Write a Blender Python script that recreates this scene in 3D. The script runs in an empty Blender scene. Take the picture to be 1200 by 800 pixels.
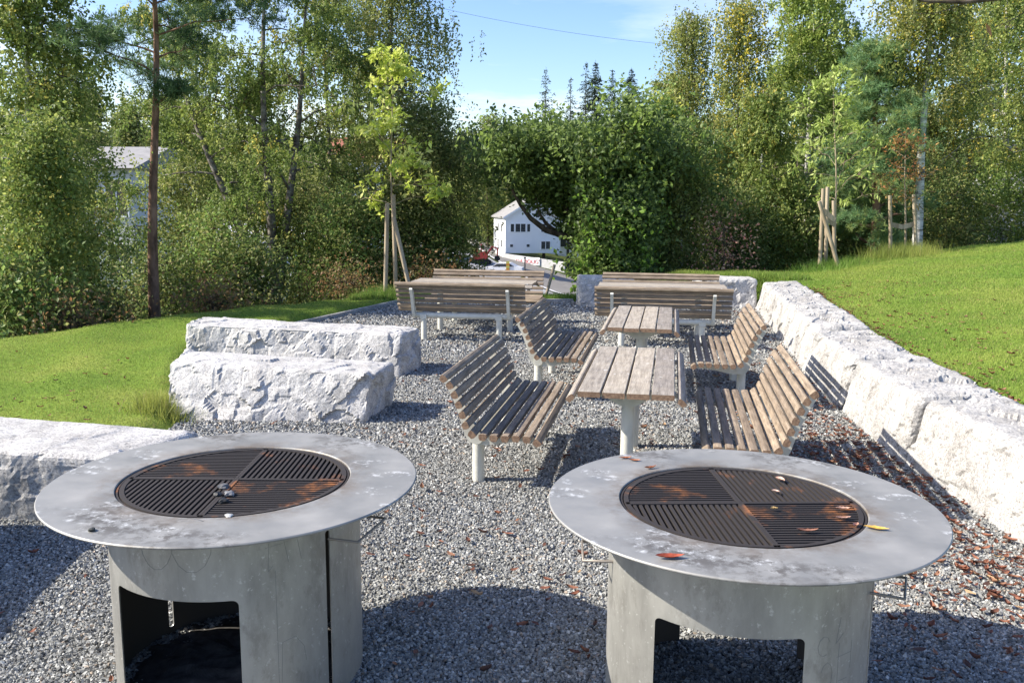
import bpy, bmesh, math, random
import numpy as np
from mathutils import Vector, Matrix, noise

R = math.radians
S = bpy.context.scene
C = S.collection

# ------------------------------------------------------------------ camera
FPX, PITCH, ROLL, EYE = 1036.1, .1591, .0077, 1.918
cam_d = bpy.data.cameras.new('camera'); cam = bpy.data.objects.new('camera', cam_d); C.objects.link(cam)
cam_d.sensor_width = 36.0; cam_d.lens = FPX / 1200 * 36.0
cam_d.clip_start = .05; cam_d.clip_end = 5000
c_, s_ = math.cos(ROLL), math.sin(ROLL)
cx_ = Vector((c_, s_ * math.sin(PITCH), s_ * math.cos(PITCH)))
cy_ = Vector((-s_, c_ * math.sin(PITCH), c_ * math.cos(PITCH)))
cz_ = cx_.cross(cy_)
m_ = Matrix((cx_, cy_, cz_)).transposed().to_4x4(); m_.translation = (0, 0, EYE)
cam.matrix_world = m_
S.camera = cam

# ------------------------------------------------------------------ light
SUN_EL, SUN_AZ = R(38), R(268)          # azimuth clockwise from +Y
sd = Vector((math.sin(SUN_AZ) * math.cos(SUN_EL), math.cos(SUN_AZ) * math.cos(SUN_EL), math.sin(SUN_EL)))
sl = bpy.data.lights.new('sun', 'SUN'); so = bpy.data.objects.new('sun', sl); C.objects.link(so)
sl.energy = 5.0; sl.angle = R(.53); sl.color = (1, .93, .82)
so.rotation_euler = sd.to_track_quat('Z', 'Y').to_euler()
W = bpy.data.worlds.new('World'); S.world = W; W.use_nodes = True
nt = W.node_tree; N, LK = nt.nodes, nt.links
bg = N['Background']; bg.inputs[1].default_value = .14
sky = N.new('ShaderNodeTexSky'); sky.sky_type = 'NISHITA'; sky.sun_disc = False
sky.sun_elevation = SUN_EL; sky.sun_rotation = SUN_AZ; sky.air_density = 1.0; sky.dust_density = 1.2; sky.ozone_density = 2.2
tc = N.new('ShaderNodeTexCoord'); mp = N.new('ShaderNodeMapping'); mp.inputs['Scale'].default_value = (1.2, 1.2, 7)
mp.inputs['Rotation'].default_value = (0, R(6), 0)
nz = N.new('ShaderNodeTexNoise'); nz.inputs['Scale'].default_value = 2.3; nz.inputs['Detail'].default_value = 7; nz.inputs['Roughness'].default_value = .6
cr = N.new('ShaderNodeValToRGB'); cr.color_ramp.elements[0].position = .44; cr.color_ramp.elements[1].position = .80
sep = N.new('ShaderNodeSeparateXYZ'); hz = N.new('ShaderNodeMapRange')
hz.inputs[1].default_value = .02; hz.inputs[2].default_value = .30; hz.inputs[3].default_value = 1; hz.inputs[4].default_value = .05
mul = N.new('ShaderNodeMath'); mul.operation = 'MULTIPLY'
mx = N.new('ShaderNodeMixRGB'); mx.inputs[2].default_value = (7.0, 6.9, 6.7, 1)
LK.new(tc.outputs['Generated'], mp.inputs[0]); LK.new(mp.outputs[0], nz.inputs['Vector']); LK.new(nz.outputs[0], cr.inputs[0])
LK.new(tc.outputs['Generated'], sep.inputs[0]); LK.new(sep.outputs[2], hz.inputs[0])
LK.new(cr.outputs[0], mul.inputs[0]); LK.new(hz.outputs[0], mul.inputs[1])
LK.new(mul.outputs[0], mx.inputs[0]); hsv = N.new('ShaderNodeHueSaturation'); hsv.inputs['Saturation'].default_value = 1.2; hsv.inputs['Hue'].default_value = .512; LK.new(sky.outputs[0], hsv.inputs['Color']); LK.new(hsv.outputs[0], mx.inputs[1]); LK.new(mx.outputs[0], bg.inputs[0])
S.view_settings.view_transform = 'Standard'; S.view_settings.look = 'None'
S.view_settings.exposure = .92; S.view_settings.gamma = 1
S.cycles.max_bounces = 6; S.cycles.diffuse_bounces = 3; S.cycles.glossy_bounces = 3
S.cycles.transmission_bounces = 4; S.cycles.transparent_max_bounces = 6

# ------------------------------------------------------------------ helpers
def ray(u, v):
    x, y = (u - 600) / FPX, -(v - 400) / FPX
    x, y = c_ * x - s_ * y, s_ * x + c_ * y
    return x, math.cos(PITCH) + y * math.sin(PITCH), -math.sin(PITCH) + y * math.cos(PITCH)
def at_y(u, v, Y):                       # the point of the place a pixel shows at distance Y
    d = ray(u, v); t = Y / d[1]
    return d[0] * t, Y, EYE + d[2] * t
def at_z(u, v, z):
    d = ray(u, v); t = (z - EYE) / d[2]
    return d[0] * t, d[1] * t, z

def tag(o, label=None, cat=None, group=None, kind=None):
    if label: o['label'] = label
    if cat: o['category'] = cat
    if group: o['group'] = group
    if kind: o['kind'] = kind
    return o
def thing(name, label, cat, loc=(0, 0, 0), rz=0, group=None):
    o = bpy.data.objects.new(name, None); C.objects.link(o); o.empty_display_size = .1
    o.location = loc; o.rotation_euler = (0, 0, rz)
    return tag(o, label, cat, group)
def mesh_np(name, V, F, mats, parent=None, col=None, midx=None, smooth=False):
    """V (n,3), F (m,k) one polygon size, col (m,3) or (n,3)"""
    V = np.asarray(V, np.float32); F = np.asarray(F, np.int32)
    me = bpy.data.meshes.new(name); m, k = F.shape
    me.vertices.add(len(V)); me.vertices.foreach_set('co', V.ravel())
    me.loops.add(m * k); me.loops.foreach_set('vertex_index', F.ravel())
    me.polygons.add(m); me.polygons.foreach_set('loop_start', np.arange(0, m * k, k, dtype=np.int32))
    me.polygons.foreach_set('loop_total', np.full(m, k, np.int32))
    if not isinstance(mats, (list, tuple)): mats = [mats]
    for q in mats: me.materials.append(q)
    if midx is not None: me.polygons.foreach_set('material_index', np.asarray(midx, np.int32))
    me.polygons.foreach_set('use_smooth', np.full(m, bool(smooth)))
    if col is not None:
        dom = 'FACE' if len(col) == m and len(col) != len(V) else 'POINT'
        a = me.attributes.new('tint', 'FLOAT_COLOR', dom)
        cc = np.ones((len(col), 4), np.float32); cc[:, :3] = col; a.data.foreach_set('color', cc.ravel())
    me.update()
    o = bpy.data.objects.new(name, me); C.objects.link(o)
    if parent: o.parent = parent
    return o
class MB:
    """collects polygons of any size for ONE mesh"""
    def __init__(s): s.v = []; s.f = []; s.mi = []; s.sm = []
    def add(s, vs, fs, mi=0, sm=False):
        b = len(s.v); s.v += [tuple(p) for p in vs]
        for f in fs: s.f.append([b + i for i in f]); s.mi.append(mi); s.sm.append(sm)
    def box(s, cx, cy, cz, sx, sy, sz, M=None, mi=0):
        vs = [Vector((cx + a * sx / 2, cy + b * sy / 2, cz + c * sz / 2)) for a in (-1, 1) for b in (-1, 1) for c in (-1, 1)]
        if M: vs = [M @ p for p in vs]
        s.add(vs, [(0, 1, 3, 2), (4, 6, 7, 5), (0, 4, 5, 1), (2, 3, 7, 6), (0, 2, 6, 4), (1, 5, 7, 3)], mi)
    def tube(s, pts, rad, n=8, mi=0, cap=True, sm=True):
        pts = [Vector(p) for p in pts]
        if not isinstance(rad, (list, tuple)): rad = [rad] * len(pts)
        vs = []; prev = None
        for i, p in enumerate(pts):
            d = (pts[min(i + 1, len(pts) - 1)] - pts[max(i - 1, 0)]).normalized()
            if prev is None:
                a = d.orthogonal().normalized()
            else:
                a = (prev - d * prev.dot(d))
                a = a.normalized() if a.length > 1e-6 else d.orthogonal().normalized()
            prev = a; b = d.cross(a)
            for k in range(n):
                t = 2 * math.pi * k / n; vs.append(p + (a * math.cos(t) + b * math.sin(t)) * rad[i])
        fs = []
        for i in range(len(pts) - 1):
            for k in range(n):
                fs.append((i * n + k, i * n + (k + 1) % n, (i + 1) * n + (k + 1) % n, (i + 1) * n + k))
        s.add(vs, fs, mi, sm)
        if cap:
            s.add(vs[:n], [tuple(range(n - 1, -1, -1))], mi); s.add(vs[-n:], [tuple(range(n))], mi)
    def prism(s, prof, y0, y1, M=None, mi=0, mcap=None, bow=None):
        """profile in XZ extruded along Y"""
        n = len(prof); vs = [Vector((x, y0, z)) for x, z in prof] + [Vector((x, y1, z)) for x, z in prof]
        if M: vs = [M @ p for p in vs]
        s.add(vs, [(i, i + n, (i + 1) % n + n, (i + 1) % n) for i in range(n)], mi)
        mc = mi if mcap is None else mcap
        s.add(vs[:n], [tuple(range(n))], mc); s.add(vs[n:], [tuple(range(n - 1, -1, -1))], mc)
    def build(s, name, mats, parent=None):
        me = bpy.data.meshes.new(name); me.from_pydata(s.v, [], s.f)
        if not isinstance(mats, (list, tuple)): mats = [mats]
        for q in mats: me.materials.append(q)
        me.polygons.foreach_set('material_index', s.mi); me.polygons.foreach_set('use_smooth', s.sm); me.update()
        o = bpy.data.objects.new(name, me); C.objects.link(o)
        if parent: o.parent = parent
        return o

# ------------------------------------------------------------------ materials
def mat(name, col=(.5, .5, .5), rough=.7, metal=0, spec=.5):
    m = bpy.data.materials.new(name); m.use_nodes = True
    b = m.node_tree.nodes['Principled BSDF']; b.inputs['Base Color'].default_value = (*col, 1)
    b.inputs['Roughness'].default_value = rough; b.inputs['Metallic'].default_value = metal
    b.inputs['Specular IOR Level'].default_value = spec
    return m, m.node_tree, b
def nd(t, typ, **kw):
    n = t.nodes.new(typ)
    for k, v in kw.items():
        if k in n.inputs: n.inputs[k].default_value = v
        else: setattr(n, k, v)
    return n
def ramp(t, src, stops):
    r = t.nodes.new('ShaderNodeValToRGB'); e = r.color_ramp.elements
    while len(e) > 1: e.remove(e[-1])
    e[0].position = stops[0][0]; e[0].color = (*stops[0][1], 1)
    for p, c in stops[1:]: q = e.new(p); q.color = (*c, 1)
    t.links.new(src, r.inputs[0]); return r
def coord(t, scale=(1, 1, 1), obj=True):
    tc = t.nodes.new('ShaderNodeTexCoord'); mp = t.nodes.new('ShaderNodeMapping'); mp.inputs['Scale'].default_value = scale
    t.links.new(tc.outputs['Object' if obj else 'Generated'], mp.inputs[0]); return mp.outputs[0]
def noise_t(t, vec, scale, detail=4, rough=.55):
    n = nd(t, 'ShaderNodeTexNoise'); n.inputs['Scale'].default_value = scale; n.inputs['Detail'].default_value = detail
    n.inputs['Roughness'].default_value = rough; t.links.new(vec, n.inputs['Vector']); return n.outputs['Fac']
def bump(t, b, h, strength, dist):
    n = nd(t, 'ShaderNodeBump'); n.inputs['Strength'].default_value = strength; n.inputs['Distance'].default_value = dist
    t.links.new(h, n.inputs['Height']); t.links.new(n.outputs[0], b.inputs['Normal'])
def mixc(t, fac, a, b, mode='MIX'):
    m = t.nodes.new('ShaderNodeMixRGB'); m.blend_type = mode
    for i, x in ((0, fac), (1, a), (2, b)):
        if hasattr(x, 'is_linked') or hasattr(x, 'links'): t.links.new(x, m.inputs[i])
        elif i == 0: m.inputs[0].default_value = x
        else: m.inputs[i].default_value = (*x, 1)
    return m.outputs[0]

def tint_mat(name, rough=.8, transl=0, mul_noise=None):
    m, t, b = mat(name, rough=rough, spec=.3)
    a = nd(t, 'ShaderNodeAttribute', attribute_name='tint'); c = a.outputs['Color']
    t.links.new(c, b.inputs['Base Color'])
    if transl:
        tr = nd(t, 'ShaderNodeBsdfTranslucent'); t.links.new(c, tr.inputs[0])
        mx = t.nodes.new('ShaderNodeMixShader'); mx.inputs[0].default_value = transl
        t.links.new(b.outputs[0], mx.inputs[1]); t.links.new(tr.outputs[0], mx.inputs[2])
        t.links.new(mx.outputs[0], t.nodes['Material Output'].inputs[0])
    return m
M_leaf = tint_mat('leaf', .5, .46)
M_grass = tint_mat('grass_blade', .6, .35)
M_pebble = tint_mat('crushed_stone', .85)
M_dry = tint_mat('dry_leaf', .65, .15)

def wood_mat(name, dark, mid, light, scale=1.0):
    m, t, b = mat(name, rough=.75, spec=.25)
    v = coord(t, (14, 1.1, 14)); n1 = noise_t(t, v, 3.2 * scale, 6, .65)
    v2 = coord(t, (60, 2.5, 60)); n2 = noise_t(t, v2, 4, 5, .7)
    v3 = coord(t, (1, 1, 1)); n3 = noise_t(t, v3, 9, 3, .5)
    c1 = ramp(t, n1, [(.3, dark), (.5, mid), (.72, light)]).outputs[0]
    g = ramp(t, n2, [(.35, (.55, .55, .55)), (.6, (1, 1, 1))]).outputs[0]
    c2 = mixc(t, .8, c1, g, 'MULTIPLY')
    ng = t.nodes.new('ShaderNodeNewGeometry'); per = ramp(t, ng.outputs['Random Per Island'], [(0, (.72, .70, .70)), (.5, (.95, .93, .9)), (1, (1.12, 1.08, 1.0))]).outputs[0]
    c3 = mixc(t, 1, c2, per, 'MULTIPLY')
    g3 = ramp(t, n3, [(.3, (.8, .8, .82)), (.7, (1.1, 1.08, 1.04))]).outputs[0]
    c4 = mixc(t, .8, c3, g3, 'MULTIPLY')
    if 'table' in name:
        dr = ramp(t, noise_t(t, coord(t), 24, 2, .5), [(.70, (0, 0, 0)), (.74, (.8, .8, .8))]).outputs[0]; c4 = mixc(t, dr, c4, (.66, .65, .62))
    t.links.new(c4, b.inputs['Base Color']); bump(t, b, n2, .5, .003)
    return m
M_slat = wood_mat('weathered_slat', (.19, .148, .108), (.325, .262, .195), (.45, .375, .29))
M_table = wood_mat('weathered_table_board', (.24, .215, .185), (.375, .34, .295), (.49, .455, .405))
M_endg, t, b = mat('end_grain', (.3, .2, .12), .8)
t.links.new(ramp(t, noise_t(t, coord(t), 60, 4), [(.35, (.17, .10, .06)), (.65, (.33, .21, .125))]).outputs[0], b.inputs['Base Color'])
M_cream, t, b = mat('cream_paint', (.60, .59, .51), .42)
t.links.new(ramp(t, noise_t(t, coord(t), 7, 6), [(.3, (.50, .49, .42)), (.55, (.62, .61, .53)), (.8, (.66, .65, .57))]).outputs[0], b.inputs['Base Color'])
M_bolt, _, _ = mat('bolt_steel', (.4, .4, .4), .4, .9)

def galv(name, zonal=True):
    m, t, b = mat(name, (.45, .46, .46), .5, .25)
    v = coord(t); n1 = noise_t(t, v, 5.5, 8, .62); n2 = noise_t(t, v, 26, 6, .7); n3 = noise_t(t, v, 2.2, 4, .5)
    c1 = ramp(t, n1, [(.28, (.225, .222, .207)), (.5, (.275, .27, .252)), (.72, (.32, .313, .293))]).outputs[0]
    spots = mixc(t, 1, ramp(t, n2, [(.52, (0, 0, 0)), (.60, (1, 1, 1))]).outputs[0], ramp(t, noise_t(t, v, 4.5, 3, .5), [(.56, (0, 0, 0)), (.62, (1, 1, 1))]).outputs[0], 'MULTIPLY')
    c2 = mixc(t, spots, c1, (.55, .55, .53))
    soot = ramp(t, n3, [(.50, (0, 0, 0)), (.62, (1, 1, 1))]).outputs[0]
    sm = mixc(t, 1, soot, ramp(t, noise_t(t, v, 19, 9, .75), [(.46, (0, 0, 0)), (.56, (1, 1, 1))]).outputs[0], 'MULTIPLY')
    c3 = mixc(t, sm, c2, (.13, .12, .105))
    ln = t.nodes.new('ShaderNodeVectorMath'); ln.operation = 'LENGTH'; mpx = t.nodes.new('ShaderNodeMapping'); mpx.inputs['Scale'].default_value = (1, 1, 0); t.links.new(v, mpx.inputs[0]); t.links.new(mpx.outputs[0], ln.inputs[0])
    rr_ = ramp(t, ln.outputs['Value'], [(.45, (1, 1, 1)), (.56, (0, 0, 0))]).outputs[0]
    st = mixc(t, 1, rr_, ramp(t, noise_t(t, v, 7, 7, .75), [(.40, (0, 0, 0)), (.60, (.9, .9, .9))]).outputs[0], 'MULTIPLY')
    c3 = mixc(t, st, c3, (.16, .125, .09))
    t.links.new(c3, b.inputs['Base Color'])
    t.links.new(ramp(t, n1, [(.3, (.42, .42, .42)), (.7, (.62, .62, .62))]).outputs[0], b.inputs['Roughness'])
    bump(t, b, n2, .12, .002)
    return m
M_galv = galv('galvanised_steel')
M_galv2, t, b = mat('galvanised_sheet', (.42, .43, .42), .5, .5)
v = coord(t, (1, 1, .35)); n1 = noise_t(t, v, 6, 8, .65)
c1 = ramp(t, n1, [(.28, (.23, .225, .205)), (.5, (.345, .34, .31)), (.75, (.45, .44, .405))]).outputs[0]
n2 = noise_t(t, coord(t), 45, 5, .7)
c2 = mixc(t, ramp(t, n2, [(.60, (0, 0, 0)), (.68, (.8, .8, .8))]).outputs[0], c1, (.56, .555, .53))
n5 = noise_t(t, coord(t, (1, 1, .5)), 9, 9, .75); c2 = mixc(t, ramp(t, n5, [(.52, (0, 0, 0)), (.64, (.55, .55, .55))]).outputs[0], c2, (.20, .19, .165))
t.links.new(c2, b.inputs['Base Color']); bump(t, b, n1, .1, .004)
M_rust, t, b = mat('rusty_cast_iron', (.08, .06, .05), .75, .3)
v = coord(t); n1 = noise_t(t, v, 4.2, 5, .6); n2 = noise_t(t, v, 22, 5, .7)
f = mixc(t, 1, ramp(t, n1, [(.56, (0, 0, 0)), (.66, (1, 1, 1))]).outputs[0], ramp(t, n2, [(.4, (.1, .1, .1)), (.62, (1, 1, 1))]).outputs[0], 'MULTIPLY')
t.links.new(mixc(t, f, (.036, .030, .027), (.36, .14, .045)), b.inputs['Base Color'])
M_soot, _, _ = mat('soot_black', (.025, .022, .02), .9)
M_inner, _, _ = mat('sooty_inside', (.07, .06, .05), .8)
M_rod, _, _ = mat('handle_rod', (.26, .23, .2), .5, .3)
M_scr, _, _ = mat('scratched_line', (.2, .2, .19), .7)

def granite(name, lo, mid, hi):
    m, t, b = mat(name, rough=.9, spec=.2)
    v = coord(t); n1 = noise_t(t, v, 3.0, 6, .6); n2 = noise_t(t, v, 75, 4, .75); n3 = noise_t(t, v, 18, 5, .65)
    c1 = ramp(t, n1, [(.3, lo), (.5, mid), (.7, hi)]).outputs[0]
    g = ramp(t, n2, [(.36, (.42, .42, .43)), (.48, (.88, .88, .88)), (.62, (1.12, 1.12, 1.12))]).outputs[0]
    c2 = mixc(t, 1, c1, g, 'MULTIPLY')
    g3 = ramp(t, n3, [(.3, (.72, .72, .73)), (.6, (1.05, 1.05, 1.05))]).outputs[0]
    vv = t.nodes.new('ShaderNodeTexVoronoi'); vv.feature = 'DISTANCE_TO_EDGE'; vv.inputs['Scale'].default_value = 1.9
    ds = t.nodes.new('ShaderNodeVectorMath'); ds.operation = 'ADD'; nn = t.nodes.new('ShaderNodeTexNoise'); nn.inputs['Scale'].default_value = 4; nn.inputs['Detail'].default_value = 5; t.links.new(v, nn.inputs['Vector'])
    sc_ = t.nodes.new('ShaderNodeVectorMath'); sc_.operation = 'SCALE'; sc_.inputs['Scale'].default_value = .55; t.links.new(nn.outputs['Color'], sc_.inputs[0]); t.links.new(v, ds.inputs[0]); t.links.new(sc_.outputs[0], ds.inputs[1]); t.links.new(ds.outputs[0], vv.inputs['Vector'])
    ck = ramp(t, vv.outputs['Distance'], [(0, (.5, .48, .45)), (.008, (1, 1, 1))]).outputs[0]
    pt_ = ramp(t, noise_t(t, v, 2.3, 3, .5), [(.60, (1, 1, 1)), (.64, (.72, .73, .74))]).outputs[0]
    c4 = mixc(t, .7, mixc(t, 1, c2, g3, 'MULTIPLY'), ck, 'MULTIPLY')
    t.links.new(mixc(t, .8, c4, pt_, 'MULTIPLY'), b.inputs['Base Color'])
    ad = t.nodes.new('ShaderNodeMath'); ad.operation = 'ADD'; ad.inputs[1].default_value = 0
    t.links.new(n2, ad.inputs[0]); t.links.new(n3, ad.inputs[1]); bump(t, b, ad.outputs[0], .7, .007)
    return m
M_gran = granite('pale_granite', (.43, .415, .39), (.56, .545, .515), (.65, .63, .60))
M_gran2 = granite('white_granite', (.33, .315, .29), (.46, .445, .415), (.55, .535, .50))

def bark(name, a, bb, cc, zs=.3, sc=9):
    m, t, b = mat(name, rough=.9, spec=.15)
    n = noise_t(t, coord(t, (1, 1, zs)), sc, 6, .65)
    t.links.new(ramp(t, n, [(.35, a), (.5, bb), (.65, cc)]).outputs[0], b.inputs['Base Color']); bump(t, b, n, .6, .02); return m
M_birch = bark('birch_bark', (.05, .045, .04), (.50, .49, .46), (.66, .65, .62), 3.0, 5)
M_birchd = bark('dull_birch_bark', (.05, .04, .035), (.16, .14, .12), (.30, .28, .25), 1.6, 5)
M_pine = bark('pine_bark', (.09, .055, .038), (.21, .125, .085), (.31, .19, .13), .35, 7)
M_bark = bark('brown_bark', (.04, .03, .022), (.09, .07, .05), (.15, .12, .09))
M_stake = bark('stake_wood', (.26, .20, .13), (.36, .29, .20), (.46, .38, .28), .1, 6)

# ground
def ground_mat():
    m, t, b = mat('lawn_soil', rough=.95, spec=.1)
    v = coord(t); n1 = noise_t(t, v, .9, 5, .6); n2 = noise_t(t, v, 30, 4, .7)
    c1 = ramp(t, n1, [(.3, (.11, .185, .028)), (.5, (.16, .24, .036)), (.7, (.24, .28, .06))]).outputs[0]
    g = ramp(t, n2, [(.3, (.55, .55, .5)), (.65, (1.15, 1.15, 1.1))]).outputs[0]
    t.links.new(mixc(t, 1, c1, g, 'MULTIPLY'), b.inputs['Base Color']); bump(t, b, n2, .7, .03)
    return m
M_lawn = ground_mat()
M_wild, t, b = mat('undergrowth_soil', rough=.95, spec=.1)
v = coord(t)
t.links.new(ramp(t, noise_t(t, v, .6, 7, .7), [(.3, (.03, .035, .012)), (.5, (.06, .075, .02)), (.65, (.09, .12, .03)), (.8, (.11, .09, .05))]).outputs[0], b.inputs['Base Color'])
M_bed, t, b = mat('gravel_fines', rough=.95, spec=.2)
v = coord(t); vo = nd(t, 'ShaderNodeTexVoronoi'); vo.inputs['Scale'].default_value = 58; t.links.new(v, vo.inputs['Vector'])
hs = nd(t, 'ShaderNodeSeparateColor'); t.links.new(vo.outputs['Color'], hs.inputs[0])
c1 = ramp(t, hs.outputs[0], [(0, (.12, .12, .12)), (.5, (.28, .28, .28)), (.85, (.45, .45, .45)), (1, (.62, .62, .61))]).outputs[0]
dk = ramp(t, vo.outputs['Distance'], [(.3, (1, 1, 1)), (.75, (.25, .25, .25))]).outputs[0]
t.links.new(mixc(t, 1, c1, dk, 'MULTIPLY'), b.inputs['Base Color'])
inv = t.nodes.new('ShaderNodeMath'); inv.operation = 'SUBTRACT'; inv.inputs[0].default_value = 1; t.links.new(vo.outputs['Distance'], inv.inputs[1])
bump(t, b, inv.outputs[0], .9, .012)
def simple_noise_mat(name, a, bb, sc=6, rough=.85):
    m, t, b = mat(name, rough=rough); t.links.new(ramp(t, noise_t(t, coord(t), sc, 6, .65), [(.3, a), (.7, bb)]).outputs[0], b.inputs['Base Color']); return m
M_road = simple_noise_mat('road_gravel_asphalt', (.17, .155, .135), (.25, .23, .20), 1.2)
M_pale = simple_noise_mat('pale_rubble', (.22, .215, .21), (.42, .415, .40), 1.4)
M_white = simple_noise_mat('white_cladding', (.84, .84, .83), (.88, .88, .87), 1)
M_pale2 = simple_noise_mat('pale_yard_gravel', (.42, .42, .42), (.7, .7, .7), .5)
M_conc = simple_noise_mat('pale_concrete', (.50, .49, .47), (.66, .65, .62), .8)
M_glass, _, _ = mat('dark_glass', (.04, .045, .055), .12, 0, .6)
M_roof = simple_noise_mat('grey_roof', (.2, .195, .19), (.3, .29, .28), 2)
M_redroof = simple_noise_mat('red_tile_roof', (.30, .10, .06), (.42, .16, .10), 2)
M_red, _, _ = mat('red_machine_paint', (.55, .05, .03), .4)
M_black, _, _ = mat('black_rubber', (.02, .02, .02), .8)
M_carw, _, _ = mat('white_car_paint', (.78, .78, .78), .25)
M_orange, _, _ = mat('orange_board', (.75, .33, .04), .5)
M_yel, _, _ = mat('yellow_board', (.72, .62, .12), .5)
M_redtx, _, _ = mat('red_paint', (.62, .16, .14), .7)
M_cable, _, _ = mat('cable_black', (.03, .03, .035), .6)

# ------------------------------------------------------------------ terrain
GRAVEL = np.array([(-9, -6), (-9, 5.25), (-2.05, 5.25), (-2.1, 5.6), (-2.72, 6.1), (-2.9, 7.5), (-3.2, 8.4), (-3.7, 10.3), (-3.72, 12.0),
                   (-2.95, 14.0), (-2.07, 16.4), (1.4, 16.72), (4.6, 16.3), (4.3, 15.0), (4.0, 13.4), (3.55, 10.0), (3.25, 7.4), (3.1, 6.4), (3.1, 4), (3.1, -6)])
CREST = np.array([(-20, -30), (-14, -6), (-12, 3), (-8.6, 7.5), (-6.25, 10.7), (-5.2, 13.1), (-4.3, 14.9), (-2.7, 16.9), (1.2, 17.2), (5.0, 17.6),
                  (6.9, 19.2), (8.9, 19.8), (10.8, 19.2), (17, 20), (40, 14), (40, -30)])
def sdist(P, poly):                       # signed distance, inside positive
    A = poly; B = np.roll(poly, -1, 0); d = np.full(len(P), 1e9); ins = np.zeros(len(P), bool)
    for a, b in zip(A, B):
        ab = b - a; t = np.clip(((P - a) @ ab) / (ab @ ab), 0, 1)
        d = np.minimum(d, np.hypot(*(P - a - t[:, None] * ab).T))
        cr_ = ((a[1] > P[:, 1]) != (b[1] > P[:, 1]))
        with np.errstate(divide='ignore', invalid='ignore'):
            xi = a[0] + (P[:, 1] - a[1]) * ab[0] / ab[1]
        ins ^= cr_ & (P[:, 0] < xi)
    return np.where(ins, d, -d)
WALLX_Y = [3, 4.7, 5.3, 6.4, 7.44, 9.7, 13.4, 16, 30]; WALLX_X = [2.9, 2.85, 2.85, 2.88, 2.98, 3.28, 3.93, 4.42, 7.0]
def sst(x): x = np.clip(x, 0, 1); return x * x * (3 - 2 * x)
def height(x, y):
    x = np.atleast_1d(np.asarray(x, float)); y = np.atleast_1d(np.asarray(y, float)); P = np.stack([x, y], 1)
    dg = sdist(P, GRAVEL); dc = sdist(P, CREST)
    out = np.clip(-dg, 0, None)
    zl = np.interp(y, [5.2, 5.9, 6.25, 6.7, 7.5, 9, 10.5, 12, 14, 17], [.34, .33, .22, .10, .07, .10, .15, .15, .10, .03])
    left = zl * sst(out / .22) + .02 * sst(out / .1)
    xw = np.interp(y, WALLX_Y, WALLX_X)
    right = .47 * sst(out / .45) + .125 * np.clip(x - xw - .8, 0, 8)
    back = .03 * sst(out / .1)
    wr = sst((x - 1.8) / 1.6); wl = sst((-x - .3) / 1.5)
    pl = wr * right + wl * left + np.clip(1 - wr - wl, 0, 1) * back
    bed = np.where(dg > 0, -.045 * sst(dg / .06), 0)
    pl = pl + bed
    fo = np.clip(-dc, 0, None)
    fall = 5.95 * (1 - np.exp(-fo / 19.0))
    far = np.hypot(x, y)
    tilt = -.2 * np.clip(x - 0, -12, 10) * sst((y - 60) / 30) * sst((200 - y) / 60)
    hill = 30 * sst((far - 175) / 260)
    leftup = 2.5 * sst((-x - 12) / 25) * sst((y - 20) / 30)
    z = pl * np.exp(-fo / 12.0) - fall + tilt + hill + leftup
    # gentle unevenness of the lawn
    z += np.where(dg < -.1, .012 * np.sin(x * 2.1 + y) * np.cos(y * 1.7 - x * .6) + .01 * np.sin(x * 5.1 + 2 * y), 0)
    return z
def hgt(x, y): return float(height(x, y)[0])

def axis(lo, hi, fine_lo, fine_hi, step, grow=1.13):
    a = list(np.arange(fine_lo, fine_hi + step / 2, step)); s = step; p = fine_hi
    while p < hi: s *= grow; p += s; a.append(p)
    s = step; p = fine_lo; pre = []
    while p > lo: s *= grow; p -= s; pre.append(p)
    return np.array(pre[::-1] + a)
gx = axis(-900, 900, -9, 12, .09); gy = axis(-30, 1500, 4, 22, .10)
GX, GY = np.meshgrid(gx, gy); hx, hy = GX.ravel(), GY.ravel()
hzv = height(hx, hy)
V = np.stack([hx, hy, hzv], 1); nx_, ny_ = len(gx), len(gy)
ii = (np.arange(ny_ - 1)[:, None] * nx_ + np.arange(nx_ - 1)[None]).ravel()
F = np.stack([ii, ii + 1, ii + 1 + nx_, ii + nx_], 1)
cxy = V[F].mean(1)[:, :2]; wild = (sdist(cxy, CREST) < -.35)
ground = mesh_np('ground', V, F, [M_lawn, M_wild], midx=wild.astype(int), smooth=True); tag(ground, kind='structure')
mb = MB(); mb.add([(x, y, 0) for x, y in GRAVEL], [tuple(range(len(GRAVEL)))]); tag(mb.build('gravel_bed', M_bed), kind='structure')

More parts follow.
